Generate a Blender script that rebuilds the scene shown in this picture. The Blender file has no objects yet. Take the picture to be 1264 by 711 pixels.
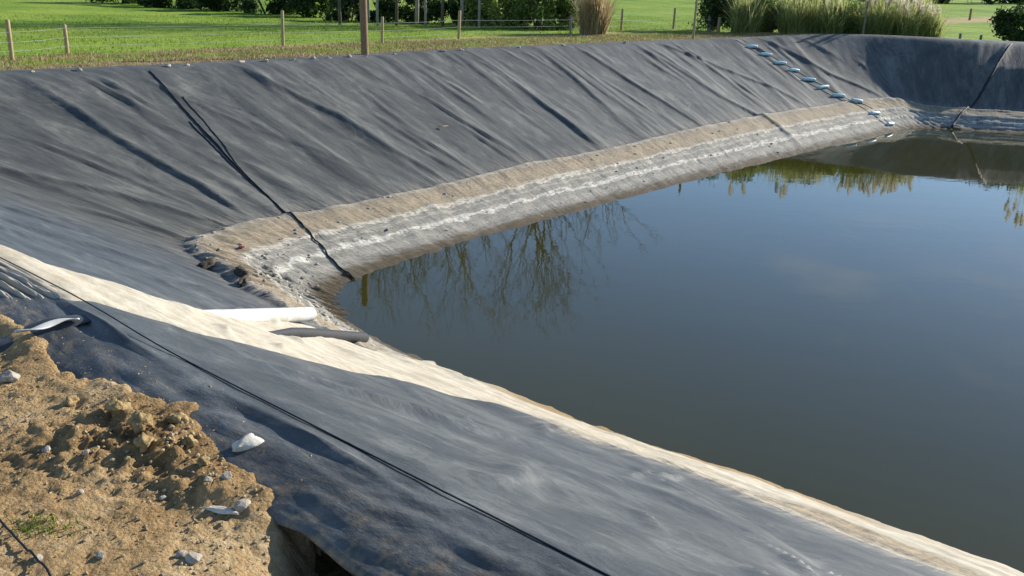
import bpy, bmesh, math, random
import numpy as np
from mathutils import Vector, Matrix
random.seed(7); RS = np.random.RandomState(11)
SC = bpy.context.scene
COL = SC.collection
R = math.radians

# ================================================================ camera, sun, sky
EXPO = 0.75
SUN_AZ, SUN_EL = (0.80, 0.60), 22.5          # horizontal direction towards the sun, elevation
cam = bpy.data.cameras.new('camera'); co = bpy.data.objects.new('camera', cam); COL.objects.link(co)
PITCH, ROLL, EYE = 0.3111035, 0.0383972, 5.75
_fw = Vector((0, math.cos(PITCH), -math.sin(PITCH))); _u0 = Vector((0, math.sin(PITCH), math.cos(PITCH))); _r0 = Vector((1, 0, 0))
_rt = _r0*math.cos(ROLL) + _u0*math.sin(ROLL); _up = _u0*math.cos(ROLL) - _r0*math.sin(ROLL)
M = Matrix((_rt, _up, -_fw)).transposed().to_4x4(); M.translation = (0, 0, EYE); co.matrix_world = M
cam.sensor_width = 36; cam.sensor_fit = 'HORIZONTAL'; cam.lens = 36*1230/1264
cam.clip_start = .05; cam.clip_end = 6000
SC.camera = co
SC.view_settings.view_transform = 'Standard'; SC.view_settings.look = 'None'
SC.view_settings.gamma = 1; SC.view_settings.use_curve_mapping = False; SC.view_settings.exposure = EXPO
sd = Vector((SUN_AZ[0], SUN_AZ[1], 0)).normalized()*math.cos(R(SUN_EL)) + Vector((0, 0, math.sin(R(SUN_EL))))
sl = bpy.data.lights.new('sun', 'SUN'); sl.energy = 5.0; sl.angle = R(.5); sl.color = (1, .94, .85)
so = bpy.data.objects.new('sun', sl); COL.objects.link(so); so.rotation_euler = sd.to_track_quat('Z', 'Y').to_euler(); so.location = (30, 10, 30)
W = bpy.data.worlds.new('World'); SC.world = W; W.use_nodes = True
wn, wl = W.node_tree.nodes, W.node_tree.links
sky = wn.new('ShaderNodeTexSky'); sky.sky_type = 'NISHITA'; sky.sun_disc = False
sky.sun_elevation = R(SUN_EL); sky.sun_rotation = math.atan2(SUN_AZ[0], SUN_AZ[1]); sky.air_density = .9; sky.dust_density = .15; sky.ozone_density = 3.4
bg = wn['Background']; bg.inputs[1].default_value = .112
tc = wn.new('ShaderNodeTexCoord'); mp = wn.new('ShaderNodeMapping'); mp.inputs['Scale'].default_value = (1.2, 1.2, 5)
ns = wn.new('ShaderNodeTexNoise'); ns.inputs['Scale'].default_value = 2.2; ns.inputs['Detail'].default_value = 7; ns.inputs['Roughness'].default_value = .6
rp = wn.new('ShaderNodeValToRGB'); rp.color_ramp.elements[0].position = .56; rp.color_ramp.elements[0].color = (0, 0, 0, 1)
rp.color_ramp.elements[1].position = .74; rp.color_ramp.elements[1].color = (.42, .42, .42, 1)
mx = wn.new('ShaderNodeMix'); mx.data_type = 'RGBA'; mx.inputs['B'].default_value = (6.5, 6.8, 7.2, 1)
wl.new(tc.outputs['Generated'], mp.inputs[0]); wl.new(mp.outputs[0], ns.inputs[0]); wl.new(ns.outputs[0], rp.inputs[0])
wl.new(rp.outputs[0], mx.inputs['Factor']); wl.new(sky.outputs[0], mx.inputs['A']); wl.new(mx.outputs['Result'], bg.inputs[0])

# ================================================================ helpers
def props(o, label=None, cat=None, group=None, kind=None):
    if label: o['label'] = label
    if cat: o['category'] = cat
    if group: o['group'] = group
    if kind: o['kind'] = kind
    return o
def empty(name, loc=(0, 0, 0), rz=0.):
    o = bpy.data.objects.new(name, None); COL.objects.link(o); o.location = loc; o.rotation_euler = (0, 0, rz); o.empty_display_size = .2
    return o
def link(name, me, mat=None, parent=None):
    o = bpy.data.objects.new(name, me); COL.objects.link(o)
    if mat and not me.materials: me.materials.append(mat)
    if parent: o.parent = parent
    return o
def npmesh(name, V, F, smooth=True, attrs=None, uv=None):
    """mesh of quads or triangles from arrays"""
    V = np.asarray(V, np.float32); F = np.asarray(F, np.int32); n = F.shape[1]
    me = bpy.data.meshes.new(name)
    me.vertices.add(len(V)); me.vertices.foreach_set('co', V.ravel())
    me.loops.add(F.size); me.loops.foreach_set('vertex_index', F.ravel())
    me.polygons.add(len(F)); me.polygons.foreach_set('loop_start', np.arange(0, F.size, n, dtype=np.int32))
    try: me.polygons.foreach_set('loop_total', np.full(len(F), n, np.int32))
    except Exception: pass
    me.polygons.foreach_set('use_smooth', np.full(len(F), smooth))
    for k, a in (attrs or {}).items():
        at = me.attributes.new(k, 'FLOAT', 'POINT'); at.data.foreach_set('value', np.asarray(a, np.float32).ravel())
    if uv is not None:
        l = me.uv_layers.new(name='UVMap'); l.data.foreach_set('uv', np.asarray(uv, np.float32)[F.ravel()].ravel())
    me.update(calc_edges=True); me.validate()
    return me
def gridfaces(n, m):
    i = np.arange(n*m).reshape(n, m)
    return np.stack([i[:-1, :-1], i[1:, :-1], i[1:, 1:], i[:-1, 1:]], -1).reshape(-1, 4)
def keep(V, F, mask, arrs):
    """drop faces whose mask is false and the vertices nobody uses"""
    F = F[mask]; used = np.unique(F); idx = np.full(len(V), -1, np.int64); idx[used] = np.arange(len(used))
    return V[used], idx[F], [a[used] for a in arrs]
def _hash(ix, iy, seed):
    n = (ix.astype(np.int64)*374761393 + iy.astype(np.int64)*668265263 + seed*1442695041) & 0x7fffffff
    n = ((n ^ (n >> 13))*1274126177) & 0x7fffffff
    return ((n ^ (n >> 16)) & 0xffff)/65535.
def vnoise(x, y, seed=0):
    ix = np.floor(x); iy = np.floor(y); fx = x-ix; fy = y-iy
    fx = fx*fx*fx*(fx*(fx*6-15)+10); fy = fy*fy*fy*(fy*(fy*6-15)+10)
    a = _hash(ix, iy, seed); b = _hash(ix+1, iy, seed); c = _hash(ix, iy+1, seed); d = _hash(ix+1, iy+1, seed)
    return (a*(1-fx)+b*fx)*(1-fy) + (c*(1-fx)+d*fx)*fy
def fbm(x, y, seed=0, oct=4, gain=.5):
    s = 0; a = 1; t = 0
    for k in range(oct):
        s = s + a*(vnoise(x*2**k + 13.7*k, y*2**k - 7.1*k, seed+k)-.5); t += a; a *= gain
    return s/t*2
def cells(x, y, seed=0):
    """rounded lumps with sharp gaps between them, each with a height of its own"""
    ix = np.floor(x); iy = np.floor(y); best = np.full(x.shape, 9.); hh = np.zeros(x.shape)
    for a in (-1, 0, 1):
        for b in (-1, 0, 1):
            cx, cy = ix+a, iy+b; px = cx+.15+.7*_hash(cx, cy, seed); py = cy+.15+.7*_hash(cx, cy, seed+5); r = .55+.5*_hash(cx, cy, seed+9)
            d = np.hypot(x-px, y-py)/r; m = d < best; best = np.where(m, d, best); hh = np.where(m, _hash(cx, cy, seed+13), hh)
    return np.clip(1-best**2, 0, 1)**.6*hh
def sstep(a, b, x):
    t = np.clip((x-a)/(b-a), 0, 1); return t*t*(3-2*t)

class MB:
    """collects tubes, boxes and blobs for ONE mesh"""
    def __init__(s): s.v = []; s.f = []; s.n = 0
    def add(s, V, F):
        s.v.append(np.asarray(V, float)); s.f += [tuple(int(i)+s.n for i in q) for q in F]; s.n += len(V)
    def tube(s, pts, rad, seg=8, cap=True, wob=0.):
        pts = [Vector(p) for p in pts]; n = len(pts)
        rad = list(rad) if hasattr(rad, '__len__') else [rad]*n
        V = []; F = []; ref = None
        for i, p in enumerate(pts):
            d = (pts[min(i+1, n-1)]-pts[max(i-1, 0)]).normalized()
            if ref is None: ref = Vector((1, 0, 0)) if abs(d.x) < .8 else Vector((0, 1, 0))
            a = (ref - d*ref.dot(d)).normalized(); b = d.cross(a); ref = a
            for k in range(seg):
                t = 2*math.pi*k/seg; r = rad[i]*(1+wob*random.uniform(-1, 1))
                V.append(p + a*(r*math.cos(t)) + b*(r*math.sin(t)))
        for i in range(n-1):
            for k in range(seg):
                F.append((i*seg+k, i*seg+(k+1) % seg, (i+1)*seg+(k+1) % seg, (i+1)*seg+k))
        if cap: F.append(tuple(range(seg))[::-1]); F.append(tuple((n-1)*seg+k for k in range(seg)))
        s.add([tuple(q) for q in V], F)
    def box(s, c, h, rz=0., tilt=None):
        m = (tilt or Matrix.Rotation(rz, 3, 'Z')); V = []
        for x in (-1, 1):
            for y in (-1, 1):
                for z in (-1, 1): V.append(tuple(Vector(c) + m @ Vector((x*h[0], y*h[1], z*h[2]))))
        s.add(V, [(0, 1, 3, 2), (4, 6, 7, 5), (0, 4, 5, 1), (2, 3, 7, 6), (0, 2, 6, 4), (1, 5, 7, 3)])
    def mesh(s, name, smooth=True):
        me = bpy.data.meshes.new(name); me.from_pydata(np.concatenate(s.v).tolist(), [], s.f)
        me.polygons.foreach_set('use_smooth', np.full(len(me.polygons), smooth)); me.update(); return me
    def build(s, name, mat, parent=None, smooth=True): return link(name, s.mesh(name, smooth), mat, parent)

# ================================================================ materials
def newmat(name):
    m = bpy.data.materials.new(name); m.use_nodes = True; nt = m.node_tree
    return m, nt.nodes, nt.links, nt.nodes['Principled BSDF']
def N(nodes, t, **kw):
    n = nodes.new('ShaderNode'+t)
    for k, v in kw.items():
        if k in n.inputs: n.inputs[k].default_value = v
        else: setattr(n, k, v)
    return n
class Scaled:
    def __init__(s, i, o): s.inputs = [i]; s.outputs = [o]
def ramp(nodes, stops, interp='LINEAR'):
    r = nodes.new('ShaderNodeValToRGB'); cr = r.color_ramp; cr.interpolation = interp
    mx = max(p for p, c in stops); k = 1/mx if mx > 1 else 1.
    while len(cr.elements) < len(stops): cr.elements.new(.5)
    for e, (p, c) in zip(cr.elements, stops):
        e.position = p*k; e.color = (c, c, c, 1) if not hasattr(c, '__len__') else (*c, 1)
    if k == 1: return r
    m = nodes.new('ShaderNodeMath'); m.operation = 'MULTIPLY'; m.inputs[1].default_value = k
    nodes.id_data.links.new(m.outputs[0], r.inputs[0])
    return Scaled(m.inputs[0], r.outputs[0])
def simple(name, c0, c1, scale=8., rough=.8, bump=.3, coord='Object', stretch=(1, 1, 1), spec=.3, detail=5):
    """two-tone noise material with bump"""
    m, n, l, b = newmat(name)
    t = N(n, 'TexCoord'); mp = N(n, 'Mapping'); mp.inputs['Scale'].default_value = stretch
    ns = N(n, 'TexNoise', Scale=scale, Detail=detail, Roughness=.6)
    l.new(t.outputs[coord], mp.inputs[0]); l.new(mp.outputs[0], ns.inputs[0])
    r = ramp(n, [(.3, c0), (.7, c1)]); l.new(ns.outputs[0], r.inputs[0]); l.new(r.outputs[0], b.inputs['Base Color'])
    b.inputs['Roughness'].default_value = rough; b.inputs['Specular IOR Level'].default_value = spec
    if bump:
        bm = N(n, 'Bump', Strength=bump, Distance=.02); l.new(ns.outputs[0], bm.inputs['Height']); l.new(bm.outputs[0], b.inputs['Normal'])
    return m
def leafmat(name, c0, c1, trans=.35):
    m, n, l, b = newmat(name)
    g = N(n, 'Attribute', attribute_name='tone'); r = ramp(n, [(0, c0), (1, c1)]); l.new(g.outputs['Fac'], r.inputs[0])
    l.new(r.outputs[0], b.inputs['Base Color']); b.inputs['Roughness'].default_value = .55; b.inputs['Specular IOR Level'].default_value = .25
    tr = N(n, 'BsdfTranslucent'); l.new(r.outputs[0], tr.inputs[0]); mx = N(n, 'MixShader'); mx.inputs[0].default_value = trans
    l.new(b.outputs[0], mx.inputs[1]); l.new(tr.outputs[0], mx.inputs[2]); l.new(mx.outputs[0], n['Material Output'].inputs[0])
    return m
# ---------------------------------------------------------------- pond shape
# stations round the pond: crest x, y, z ; water edge x, y ; outer width ; outer drop
ST = [
 ( 14.0, -7.2,2.78,  17.5, -1.0, 1.0,.30),
 (  8.2, -2.4,2.78,  12.0,  3.4, 1.0,.30),
 (  3.6,  1.6,2.78,   8.2,  6.5, 1.0,.30),
 ( 1.6,  3.4,2.78,   6.35, 8.0, 1.0,.30),
 ( 0.35,  4.5,2.78,   5.25, 8.9, 1.0,.30),
 (-0.2,  4.95,2.78,   4.40, 9.60,1.0,.30),
 (-0.59,  5.3,2.78,   3.62, 10.2,1.0,.30),
 (-0.95, 5.62,2.78,   3.18,10.54,1.0,.30),
 (-1.85, 6.38,2.78,   2.15,11.28, 1.0,.30),
 (-2.9,  7.3, 2.78,   0.65,12.38,1.0,.32),
 (-3.72, 8.09,2.78,  -0.66,13.44, .8,.12),
 (-4.4,  8.75,2.78,  -1.6, 14.15,.6,.04),
 (-6.0, 10.2, 2.78,  -2.35,15.0, .6,.10),
 (-9.5, 13.3, 2.78,  -2.85,15.75,.6,.05),
 (-14.2,17.6, 2.78,  -3.25,16.5, .6,.0),
 (-16.6,20.2, 2.78,  -3.4, 17.1, .5,.0),   # valley between near and far wall
 (-14.9,22.8, 2.78,  -3.25,17.8, .5,.0),
 (-12.79,24.9,2.78,  -2.7, 18.9, .5,.0),
 (-9.8, 27.7, 2.78,  -1.2, 20.95,.5,.0),
 (-6.13,32.1, 2.78,   1.3, 24.2, .5,.0),
 (-1.32,38.2, 2.78,   5.1, 28.9, .5,.0),
 ( 3.7, 43.6, 2.78,   8.6, 33.0, .5,.0),
 ( 8.3, 48.5, 2.78,  12.0, 36.9, .5,.0),
 (11.4, 50.4, 2.86,  14.3, 39.5, .5,.0),
 (14.0, 51.0, 3.05,  15.8, 41.2, .5,.0),
 (16.9, 50.3, 3.20,  16.7, 41.95,.5,.0),   # valley between far wall and end wall
 (18.9, 48.6, 3.25,  17.6, 41.85,.6,.0),
 (20.6, 47.7, 3.25,  18.8, 41.6, .6,.0),
 (23.2, 47.4, 3.25,  20.8, 41.3, .6,.0),
 (28.0, 46.6, 3.2,   26.0, 40.2, .6,.0),
 (36.5, 44.5, 2.9,   33.0, 38.0, .6,.0),
 (41.5, 40.5, 2.8,   34.5, 35.5, .6,.0),
 (38.5, 30.0, 2.78,  32.0, 30.0, .6,.0),
 (33.0, 14.0, 2.78,  27.0, 16.0, .6,.0),
 (27.0, -4.0, 2.78,  21.0,  0.0, .6,.0),
 (20.5, -9.5, 2.78,  19.3, -1.6, .8,.2),
 ( 14.0, -7.2,2.78,  17.5, -1.0, 1.0,.30),
]
ST = np.array(ST, float)
_mid = np.stack([(ST[:,0]+ST[:,3])/2, (ST[:,1]+ST[:,4])/2], 1)
U_ST = np.concatenate([[0], np.cumsum(np.linalg.norm(np.diff(_mid,axis=0),axis=1))])
LU = U_ST[-1]
_ud = np.arange(0, LU, .05)
def _smooth(a, s=.55):
    k = np.exp(-.5*((np.arange(-60,61)*.05)/s)**2); k/=k.sum()
    return np.convolve(np.concatenate([a[-60:],a,a[:60]]), k, 'valid')
_tab = np.stack([_smooth(np.interp(_ud, U_ST, ST[:,i])) for i in range(7)], 1)
_udp = np.append(_ud, LU); _tabp = np.vstack([_tab, _tab[:1]])
def stat(u): return [np.interp(np.mod(u,LU), _udp, _tabp[:,i]) for i in range(7)]
R_CR = .38
def surf(u, v):
    """point of the bank: v 0 crest, 1 water edge, 1..1.3 under water, -1..0 the outer edge"""
    u, v = np.broadcast_arrays(np.asarray(u,float), np.asarray(v,float))
    cx,cy,cz,wx,wy,ow,od = stat(u)
    dx,dy = wx-cx, wy-cy; w = np.hypot(dx,dy); dx,dy = dx/w, dy/w
    t = np.where(v>=0, v*w, v*ow)                     # metres inward of the crest
    a_in = cz/w
    r = np.minimum(R_CR, .3*w)
    sp = lambda q: (q+np.sqrt(q*q+r*r))/2
    owm = np.maximum(ow, .1)
    f = lambda q: a_in*sp(q) + od*(sp(-q)/owm)**2     # falls inward evenly, outward ever steeper
    s0 = f(0*w)
    z = cz - (f(t)-s0)
    z = z - (cz-(f(w)-s0))*np.clip(v,0,1)              # exactly 0 at the water edge
    fl = np.clip((u-72.8)/2.2, 0, 1)*np.clip((93-u)/5, 0, 1); q = np.clip((v-.30)/.40, 0, 1)
    z = np.where(v > 0, z*(1-.34*fl*q*q*(3-2*q)), z)    # the end wall is steeper above, flatter in the mud
    return np.stack([cx+dx*t, cy+dy*t, z], -1)
def mat_liner():
    m, n, l, b = newmat('black_liner_plastic')
    uv = N(n, 'UVMap'); mp1 = N(n, 'Mapping'); mp1.inputs['Scale'].default_value = (1.4, .35, 1)
    mp2 = N(n, 'Mapping'); mp2.inputs['Scale'].default_value = (.8, 1.9, 1)
    along = N(n, 'Attribute', attribute_name='near')          # dust streaks run down the far bank, along the near bank
    l.new(uv.outputs[0], mp1.inputs[0]); l.new(uv.outputs[0], mp2.inputs[0])
    mxv = N(n, 'Mix', data_type='VECTOR'); l.new(along.outputs['Fac'], mxv.inputs['Factor']); l.new(mp1.outputs[0], mxv.inputs['A']); l.new(mp2.outputs[0], mxv.inputs['B'])
    n1 = N(n, 'TexNoise', Scale=1.3, Detail=8, Roughness=.62, Distortion=.5); l.new(mxv.outputs['Result'], n1.inputs[0])
    n2 = N(n, 'TexNoise', Scale=7., Detail=6, Roughness=.7); l.new(mxv.outputs['Result'], n2.inputs[0])
    n3 = N(n, 'TexNoise', Scale=38., Detail=3, Roughness=.7); l.new(uv.outputs[0], n3.inputs[0])
    a1 = N(n, 'Math', operation='MULTIPLY_ADD'); l.new(n2.outputs[0], a1.inputs[0]); a1.inputs[1].default_value = .45; l.new(n1.outputs[0], a1.inputs[2])
    a2 = N(n, 'Math', operation='MULTIPLY_ADD'); l.new(n3.outputs[0], a2.inputs[0]); a2.inputs[1].default_value = .22; l.new(a1.outputs[0], a2.inputs[2])
    r = ramp(n, [(.60, (.036, .039, .039)), (.80, (.066, .069, .066)), (.92, (.090, .092, .086)), (1.02, (.15, .15, .137))]); l.new(a2.outputs[0], r.inputs[0])
    vs = N(n, 'TexVoronoi', Scale=2.6, Randomness=1.); l.new(uv.outputs[0], vs.inputs[0]); vsr = ramp(n, [(.028, .55), (.045, 0)]); l.new(vs.outputs['Distance'], vsr.inputs[0])
    pn = N(n, 'TexNoise', Scale=.55, Detail=9, Roughness=.72, Distortion=1.2); l.new(mxv.outputs['Result'], pn.inputs[0]); pr = ramp(n, [(.54, 0), (.60, .35), (.66, .05), (.76, .5)]); l.new(pn.outputs[0], pr.inputs[0])
    pa = N(n, 'Math', operation='MAXIMUM'); l.new(vsr.outputs[0], pa.inputs[0]); l.new(pr.outputs[0], pa.inputs[1])
    dm = N(n, 'Mix', data_type='RGBA'); l.new(pa.outputs[0], dm.inputs['Factor']); l.new(r.outputs[0], dm.inputs['A']); dm.inputs['B'].default_value = (.20, .20, .18, 1)
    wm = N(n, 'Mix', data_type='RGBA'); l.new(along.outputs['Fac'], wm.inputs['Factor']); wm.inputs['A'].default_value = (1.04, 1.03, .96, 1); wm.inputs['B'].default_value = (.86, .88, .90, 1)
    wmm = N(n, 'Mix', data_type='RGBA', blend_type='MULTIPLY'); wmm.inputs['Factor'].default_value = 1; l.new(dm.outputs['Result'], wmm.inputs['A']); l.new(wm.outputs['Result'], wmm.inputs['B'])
    # dried mud below the old water line : rings of different deposits
    mud = N(n, 'Attribute', attribute_name='ring')
    mpr = N(n, 'Mapping'); mpr.inputs['Scale'].default_value = (.8, 3.2, 1); l.new(uv.outputs[0], mpr.inputs[0])
    nr = N(n, 'TexNoise', Scale=2.0, Detail=9, Roughness=.68); l.new(mpr.outputs[0], nr.inputs[0])
    j = N(n, 'Math', operation='MULTIPLY_ADD'); l.new(nr.outputs[0], j.inputs[0]); j.inputs[1].default_value = .27
    l.new(mud.outputs['Fac'], j.inputs[2]); j2 = N(n, 'Math', operation='SUBTRACT'); l.new(j.outputs[0], j2.inputs[0]); j2.inputs[1].default_value = .135
    cr = ramp(n, [(.0, (.085, .062, .032)), (.07, (.13, .105, .065)), (.12, (.24, .225, .19)), (.20, (.36, .34, .28)), (.27, (.29, .275, .23)),
                  (.31, (.30, .285, .24)), (.325, (.60, .575, .50)), (.345, (.62, .59, .51)), (.36, (.33, .31, .255)), (.43, (.28, .265, .22)), (.47, (.46, .43, .35)), (.49, (.31, .29, .24)), (.535, (.27, .255, .21)), (.555, (.60, .56, .46)), (.60, (.34, .28, .19)),
                  (.74, (.37, .295, .19)), (.86, (.30, .25, .175)), (.93, (.45, .40, .31)), (1, (.30, .265, .21))])
    l.new(j2.outputs[0], cr.inputs[0])
    sp = N(n, 'TexNoise', Scale=9., Detail=6, Roughness=.75); l.new(mpr.outputs[0], sp.inputs[0])
    spr = ramp(n, [(.36, .52), (.62, 1.12)]); l.new(sp.outputs[0], spr.inputs[0])
    mpd = N(n, 'Mapping'); mpd.inputs['Scale'].default_value = (3.2, .45, 1); l.new(uv.outputs[0], mpd.inputs[0]); dn = N(n, 'TexNoise', Scale=2.2, Detail=7, Roughness=.7); l.new(mpd.outputs[0], dn.inputs[0]); dr = ramp(n, [(.34, .62), (.5, 1.0), (.7, 1.15)]); l.new(dn.outputs[0], dr.inputs[0])
    dx = N(n, 'Math', operation='MULTIPLY'); l.new(spr.outputs[0], dx.inputs[0]); l.new(dr.outputs[0], dx.inputs[1]); spr = dx
    cm = N(n, 'Mix', data_type='RGBA', blend_type='MULTIPLY'); cm.inputs['Factor'].default_value = 1; l.new(cr.outputs[0], cm.inputs['A']); l.new(spr.outputs[0], cm.inputs['B'])
    msk = ramp(n, [(.955, 1), (1.0, 0)]); l.new(j2.outputs[0], msk.inputs[0])
    # ring attribute is above 1 over the mud, so clip with it : scale into 0..1
    hole = ramp(n, [(.33, .35), (.44, 1)]); l.new(n2.outputs[0], hole.inputs[0])
    mm = N(n, 'Math', operation='MULTIPLY'); l.new(msk.outputs[0], mm.inputs[0]); l.new(hole.outputs[0], mm.inputs[1])
    sf = ramp(n, [(.95, 1), (1.02, .85), (1.28, 0)]); l.new(j2.outputs[0], sf.inputs[0]); sg = ramp(n, [(.46, 0), (.60, .7)]); l.new(dn.outputs[0], sg.inputs[0]); sh = N(n, 'Math', operation='MULTIPLY'); l.new(sf.outputs[0], sh.inputs[0]); l.new(sg.outputs[0], sh.inputs[1])
    mmx = N(n, 'Math', operation='MAXIMUM'); l.new(mm.outputs[0], mmx.inputs[0]); l.new(sh.outputs[0], mmx.inputs[1]); mm = mmx
    cx = N(n, 'Mix', data_type='RGBA'); l.new(mm.outputs[0], cx.inputs['Factor']); l.new(wmm.outputs['Result'], cx.inputs['A']); l.new(cm.outputs['Result'], cx.inputs['B'])
    # splashed clay on the outer edge beside the soil
    cl = N(n, 'Attribute', attribute_name='clay'); cln = N(n, 'TexNoise', Scale=5., Detail=7, Roughness=.75); l.new(uv.outputs[0], cln.inputs[0])
    ca = N(n, 'Math', operation='MULTIPLY'); l.new(cl.outputs['Fac'], ca.inputs[0]); clr = ramp(n, [(.48, 0), (.66, 1)]); l.new(cln.outputs[0], clr.inputs[0]); l.new(clr.outputs[0], ca.inputs[1])
    cx2 = N(n, 'Mix', data_type='RGBA'); l.new(ca.outputs[0], cx2.inputs['Factor']); l.new(cx.outputs['Result'], cx2.inputs['A']); cx2.inputs['B'].default_value = (.26, .19, .10, 1)
    l.new(cx2.outputs['Result'], b.inputs['Base Color'])
    rr = N(n, 'Mix', data_type='FLOAT'); l.new(mm.outputs[0], rr.inputs['Factor']); ra = N(n, 'Mix', data_type='FLOAT'); l.new(along.outputs['Fac'], ra.inputs['Factor']); ra.inputs['A'].default_value = .66; ra.inputs['B'].default_value = .47; l.new(ra.outputs['Result'], rr.inputs['A']); rr.inputs['B'].default_value = .9
    l.new(rr.outputs['Result'], b.inputs['Roughness']); b.inputs['Specular IOR Level'].default_value = .36
    bm = N(n, 'Bump', Strength=.4, Distance=.05); l.new(a1.outputs[0], bm.inputs['Height'])
    bm2 = N(n, 'Bump', Strength=.6, Distance=.03); mb = N(n, 'Math', operation='MULTIPLY'); l.new(sp.outputs[0], mb.inputs[0]); l.new(mm.outputs[0], mb.inputs[1])
    l.new(mb.outputs[0], bm2.inputs['Height']); l.new(bm.outputs[0], bm2.inputs['Normal']); l.new(bm2.outputs[0], b.inputs['Normal'])
    return m
def mat_water():
    m, n, l, b = newmat('pond_water')
    t = N(n, 'TexCoord'); ns = N(n, 'TexNoise', Scale=.12, Detail=4); l.new(t.outputs['Object'], ns.inputs[0])
    r = ramp(n, [(.3, (.030, .029, .004)), (.7, (.040, .037, .006))]); l.new(ns.outputs[0], r.inputs[0]); l.new(r.outputs[0], b.inputs['Base Color'])
    b.inputs['Roughness'].default_value = .018; b.inputs['IOR'].default_value = 1.333
    w1 = N(n, 'TexNoise', Scale=2.6, Detail=3, Roughness=.55); l.new(t.outputs['Object'], w1.inputs[0])
    mp = N(n, 'Mapping'); mp.inputs['Scale'].default_value = (.35, .9, 1); l.new(t.outputs['Object'], mp.inputs[0])
    w2 = N(n, 'TexNoise', Scale=.8, Detail=2); l.new(mp.outputs[0], w2.inputs[0])
    ad = N(n, 'Math', operation='MULTIPLY_ADD'); l.new(w2.outputs[0], ad.inputs[0]); ad.inputs[1].default_value = 2.; l.new(w1.outputs[0], ad.inputs[2])
    bm = N(n, 'Bump', Strength=.022, Distance=.05); l.new(ad.outputs[0], bm.inputs['Height']); l.new(bm.outputs[0], b.inputs['Normal'])
    return m
def mat_ground():
    m, n, l, b = newmat('pasture_ground')
    t = N(n, 'TexCoord')
    n1 = N(n, 'TexNoise', Scale=.22, Detail=6, Roughness=.6); n2 = N(n, 'TexNoise', Scale=2.4, Detail=8, Roughness=.75); n3 = N(n, 'TexNoise', Scale=14., Detail=4, Roughness=.7)
    for q in (n1, n2, n3): l.new(t.outputs['Object'], q.inputs[0])
    a = N(n, 'Math', operation='MULTIPLY_ADD'); l.new(n2.outputs[0], a.inputs[0]); a.inputs[1].default_value = .8; l.new(n1.outputs[0], a.inputs[2])
    n0 = N(n, 'TexNoise', Scale=.07, Detail=3); l.new(t.outputs['Object'], n0.inputs[0]); aa = N(n, 'Math', operation='MULTIPLY_ADD'); l.new(n0.outputs[0], aa.inputs[0]); aa.inputs[1].default_value = .7; l.new(a.outputs[0], aa.inputs[2]); ab = N(n, 'Math', operation='SUBTRACT'); l.new(aa.outputs[0], ab.inputs[0]); ab.inputs[1].default_value = .35; a = ab
    g = ramp(n, [(.62, (.085, .155, .016)), (.86, (.17, .27, .030)), (1.08, (.26, .34, .05))]); l.new(a.outputs[0], g.inputs[0])
    d = ramp(n, [(.3, (.16, .115, .05)), (.5, (.28, .21, .10)), (.72, (.40, .33, .19))]); l.new(n3.outputs[0], d.inputs[0])
    at = N(n, 'Attribute', attribute_name='bare'); sm = N(n, 'Math', operation='MULTIPLY_ADD'); l.new(n2.outputs[0], sm.inputs[0]); sm.inputs[1].default_value = 1.5
    l.new(at.outputs['Fac'], sm.inputs[2]); mk = ramp(n, [(.98/2, 0), (1.34/2, 1)])
    hf = N(n, 'Math', operation='MULTIPLY'); l.new(sm.outputs[0], hf.inputs[0]); hf.inputs[1].default_value = .5; l.new(hf.outputs[0], mk.inputs[0])
    c1 = N(n, 'Mix', data_type='RGBA'); l.new(mk.outputs[0], c1.inputs['Factor']); l.new(g.outputs[0], c1.inputs['A']); l.new(d.outputs[0], c1.inputs['B'])
    at2 = N(n, 'Attribute', attribute_name='track'); c2 = N(n, 'Mix', data_type='RGBA'); l.new(at2.outputs['Fac'], c2.inputs['Factor']); l.new(c1.outputs['Result'], c2.inputs['A'])
    d2 = ramp(n, [(.3, (.36, .25, .12)), (.7, (.52, .39, .21))]); l.new(n3.outputs[0], d2.inputs[0]); l.new(d2.outputs[0], c2.inputs['B'])
    l.new(c2.outputs['Result'], b.inputs['Base Color']); b.inputs['Roughness'].default_value = .95; b.inputs['Specular IOR Level'].default_value = .1
    bm = N(n, 'Bump', Strength=.9, Distance=.12); l.new(n2.outputs[0], bm.inputs['Height']); l.new(bm.outputs[0], b.inputs['Normal'])
    return m
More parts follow.
